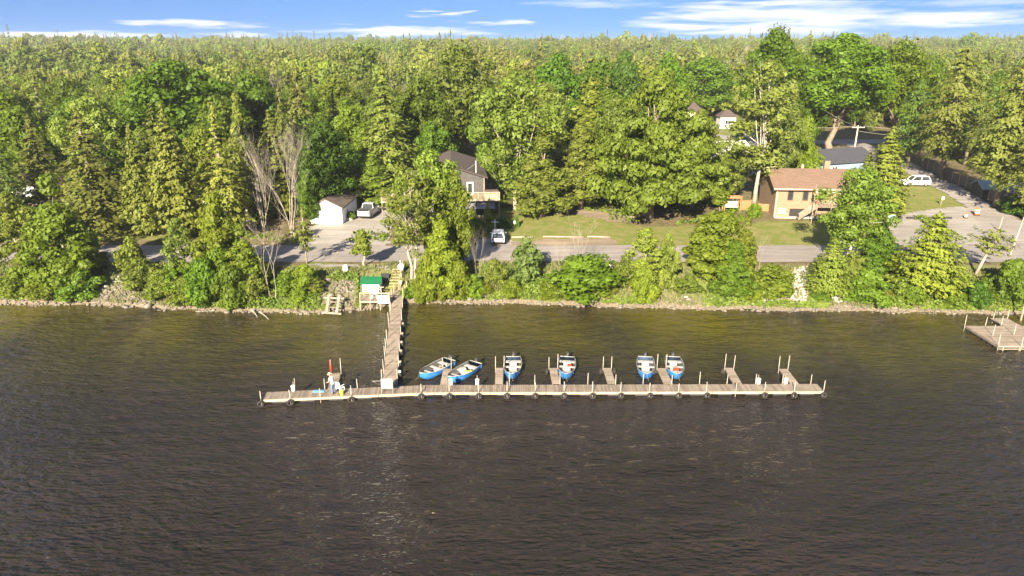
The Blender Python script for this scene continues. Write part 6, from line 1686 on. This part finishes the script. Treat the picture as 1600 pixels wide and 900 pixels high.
signpost(786, 423, .9, .32, .6, POLEW, 'short grey marker post on the verge below the hatchback')
signpost(952, 425, .9, .30, .6, WHITE, 'short white marker post behind the wide thicket')
signpost(804, 355, .9, .25, .35, WHITE, 'small white marker on the lawn right of the grey house')
p = P(1579, 398); o = thing('marker_pole', (p.x, p.y, p.z), 'thin pale leaning pole at the corner of the parking lot', 'pole'); MB().tube([(0, 0, 0), (.75, .3, 4.6)], .05, 7).build('shaft', POLEW, o); MB().tube([(.75, .3, 4.605), (.78, .31, 4.7)], [.06, .02], 7).build('tip', STEEL, o)
p = P(1560, 362); o = thing('marker_pole', (p.x, p.y, p.z), 'short pale pole standing in the gravel near the side road', 'pole'); MB().tube([(0, 0, 0), (.15, 0, 2.0)], .035, 7).build('shaft', POLEW, o); MB().tube([(.15, 0, 2.005), (.155, 0, 2.1)], [.045, .02], 7).build('tip', STEEL, o)
p = P(773.5, 362); o = thing('clothes_post', (p.x, p.y, p.z), 'pale cross-shaped clothes post behind the white hatchback', 'post'); MB().tube([(0, 0, 0), (0, 0, 1.7)], .05, 7).build('upright', WHITE, o); MB().bar((-.5, 0, 1.35), (.5, 0, 1.35), .07, .07).build('cross_arm', WHITE, o)
def logt(x0, x1, py, lb, z=.1):
    A, B = P(x0, py), P(x1, py + (1 if x1 > 900 else 0)); o = thing('log_barrier', (A.x, A.y, A.z), lb, 'log', 0, 'pale logs lying along the edge of the lawn')
    k = Vector(loc(B, o)); MB().tube([(0, 0, .12), k * .5 + Vector((0, 0, .13)), k + Vector((0, 0, .12))], .12, 8).build('log', WOODA, o, smooth=True); MB().tube([(-.005, 0, .12), (-.03, 0, .12)], .12, 8).build('sawn_end', POLEW, o)
logt(800, 833, 372, 'pale log at the lawn edge right of the hatchback'); logt(849, 912, 371, 'long pale log at the lawn edge behind the wide thicket'); logt(918, 954, 371, 'shorter pale log right of the long one')
# flagpole
p = P(1267, 349); zt = Ztop(290, p.y); fl = thing('flagpole', (p.x, p.y, p.z), 'grey flagpole in front of the brick house', 'flagpole')
hp_ = zt - p.z; MB().tube([(0, 0, 0), (0, 0, hp_)], [.055, .035], 8).build('pole', STEEL, fl); MB().ball((0, 0, hp_ + .06), .08, .08, .08, 8, 5).build('finial', STEEL, fl)
fg = thing('flag', (p.x, p.y, p.z + hp_ - .15), 'red and white flag hanging limp on the flagpole before the brick house', 'flag')
mb = MB(); nx3, nz3 = 16, 6
for iz in range(nz3 + 1):
    for ix in range(nx3 + 1):
        u = ix / nx3; v_ = iz / nz3; mb.v.append((.05 + .55 * u * (1 - .35 * v_), .10 * math.sin(u * 9 + v_ * 1.5) * (.3 + u), -1.15 * v_ - 1.25 * u ** 1.1))
for iz in range(nz3):
    for ix in range(nx3):
        a = iz * (nx3 + 1) + ix; mb.f.append((a, a + 1, a + nx3 + 2, a + nx3 + 1)); leaf_ = (ix in (7, 8) and iz in (1, 2, 3, 4)) or (ix in (6, 9) and iz in (2, 3))
        mb.m.append(0 if (ix < 4 or ix >= 12 or leaf_) else 1)
mb.build('cloth', [RED, WHITE], fg, smooth=True); MB().tube([(0, 0, .0), (0, 0, -1.2)], .02, 5).build('sleeve', WHITE, fg)
# orange cedar swing and fence
p = P(1142, 331); sw = thing('garden_swing', (p.x, p.y, p.z), 'orange cedar garden swing with slatted top behind the pale bank tree', 'swing')
for x in (-1.15, 1.15):
    for y_ in (-.5, .5): MB().box(x, y_, 1.1, .12, .12, 2.3).build('post', CEDARWOOD, sw)
for k in range(6): MB().box(0, -.65 + k * .26, 2.32, 2.7, .10, .07).build('slat', CEDARWOOD, sw)
for y_ in (-.6, .6): MB().box(0, y_, 2.22, 2.5, .08, .14).build('beam', CEDARWOOD, sw)
MB().box(0, .1, .75, 1.9, .6, .08).build('seat', CONC, sw); MB().box(0, .4, 1.15, 1.9, .08, .8).build('backrest', CONC, sw)
def cfence(px0, px1, py0, py1, h, m, label, n, cat='fence', name='plank_fence', group=None):
    A, B = P(px0, py0), P(px1, py1); o = thing(name, (A.x, A.y, A.z), label, cat)
    dv = (B - A); dv.z = 0; Lf = dv.length; u = dv.normalized(); ang = math.atan2(u.y, u.x)
    for i in range(n + 1):
        q = A + u * Lf * i / n; z = Hs(q.x, q.y) - A.z; k = q - A; MB().box(k.x, k.y, z + h / 2, .11, .11, h + .2, ang).build('fence_post', POLEW if m is FENCEW else m, o)
        if i == n: break
        mb = MB(); w = Lf / n; s = .08
        while s < w - .05:
            q = A + u * (Lf * i / n + s + .06); z = Hs(q.x, q.y) - A.z; k = q - A
            mb.box(k.x, k.y, z + h / 2 + gp.uniform(-.03, .03), .12, .025, h * .93, ang); s += .145
        tag(mb.build('fence_panel', m, o), kind='stuff')
        a_ = A + u * (Lf * i / n) - A; b_ = A + u * (Lf * (i + 1) / n) - A
        nn_ = Vector((-u.y, u.x, 0)) * -.05
        MB().bar(a_ + nn_ + Vector((0, 0, Hs(*(A + a_).xy) - A.z + .12)), b_ + nn_ + Vector((0, 0, Hs(*(A + b_).xy) - A.z + .12)), .05, .12).build('bottom_rail', POLEW if m is FENCEW else m, o)
    return o
cfence(1557, 1440, 319, 262, 1.75, FENCEW, 'long weathered plank fence along the right side of the side road', 11)
cfence(1158, 1172, 328, 328, 1.5, CEDARWOOD, 'orange cedar screen right of the garden swing', 1)
cfence(1178, 1206, 330, 331, 1.2, CEDARWOOD, 'orange cedar screen between the poplar and the brick house', 1)
cfence(812, 829, 329, 329, 1.9, WOOD, 'brown plank screen behind the left end of the lawn', 1)
# utility poles
def upole(px, D, top, label, trafo=False, arm=True):
    x = Xat(px, D, 8); z0 = Hs(x, D); zt = Ztop(top, D); o = thing('utility_pole', (x, D, z0), label, 'utility pole'); h = zt - z0
    MB().tube([(0, 0, -.5), (0, 0, h)], [.17, .12], 8).build('pole', POLEW, o, smooth=True)
    if arm:
        MB().box(0, -.15, h - .35, 2.4, .12, .14).build('crossarm', POLEW, o)
        for s in (-1.1, -.4, .4, 1.1): MB().tube([(s, -.15, h - .28), (s, -.15, h - .08)], .05, 6).build('insulator', STEEL, o)
    if trafo: MB().tube([(.45, -.1, h - 1.9), (.45, -.1, h - .9)], .33, 10).build('transformer', CONC, o, smooth=True)
    return o, Vector((x, D, zt - .1))
o, pA = upole(1335.5, 136, 196, 'bare wooden utility pole right above the blue-grey house')
o, pB = upole(1263, 150, 152, 'utility pole with pale round transformer left of the great broad tree', True)
o, pC = upole(1262 - 14, 152, 168, 'old leaning pole stub beside the transformer pole', False, False)
def wire(a, b, label, sag=.5):
    o = thing('power_line', a, label, 'cable', 0, 'overhead cables between the utility poles'); k = b - a; pts = [k * t + Vector((0, 0, -sag * 4 * t * (1 - t))) for t in np.linspace(0, 1, 9)]
    MB().tube(pts, .03, 4).build('cable', STEEL, o); MB().tube([(0, 0, -.03), (0, 0, .06)], .05, 5).build('clamp', STEEL, o)
pR = Vector((Xat(1500, 134, 12), 134, Ztop(199, 134))); pL = Vector((Xat(1225, 138, 12), 138, Ztop(194, 138)))
wire(pA + Vector((1.1, -.15, 0)), pR, 'overhead cable running right from the bare utility pole'); wire(pL, pA + Vector((-1.1, -.15, 0)), 'overhead cable running left from the bare utility pole')
wire(pA + Vector((.4, -.15, -1)), pR + Vector((0, 0, -1.6)), 'lower cable running right from the bare utility pole')
wire(pB + Vector((.4, 0, -1)), pA + Vector((-.4, 0, 0)), 'cable slanting down from the transformer pole to the bare pole')

# ------------------------------------------------------------------ haze over the far wood
hz = MB(); hz.box(0, 2600, 24, 9000, 5600, 60)
hm = bpy.data.materials.new('haze_air'); hm.use_nodes = True; hm.node_tree.nodes.clear()
ho = hm.node_tree.nodes.new('ShaderNodeOutputMaterial'); hv_ = hm.node_tree.nodes.new('ShaderNodeVolumePrincipled')
hv_.inputs['Color'].default_value = (.86, .90, .95, 1); hv_.inputs['Density'].default_value = .00017; hv_.inputs['Anisotropy'].default_value = .2
hm.node_tree.links.new(hv_.outputs[0], ho.inputs['Volume'])
tag(hz.build('haze', hm), 'thin summer haze over the lake and wood', None, None, 'stuff')
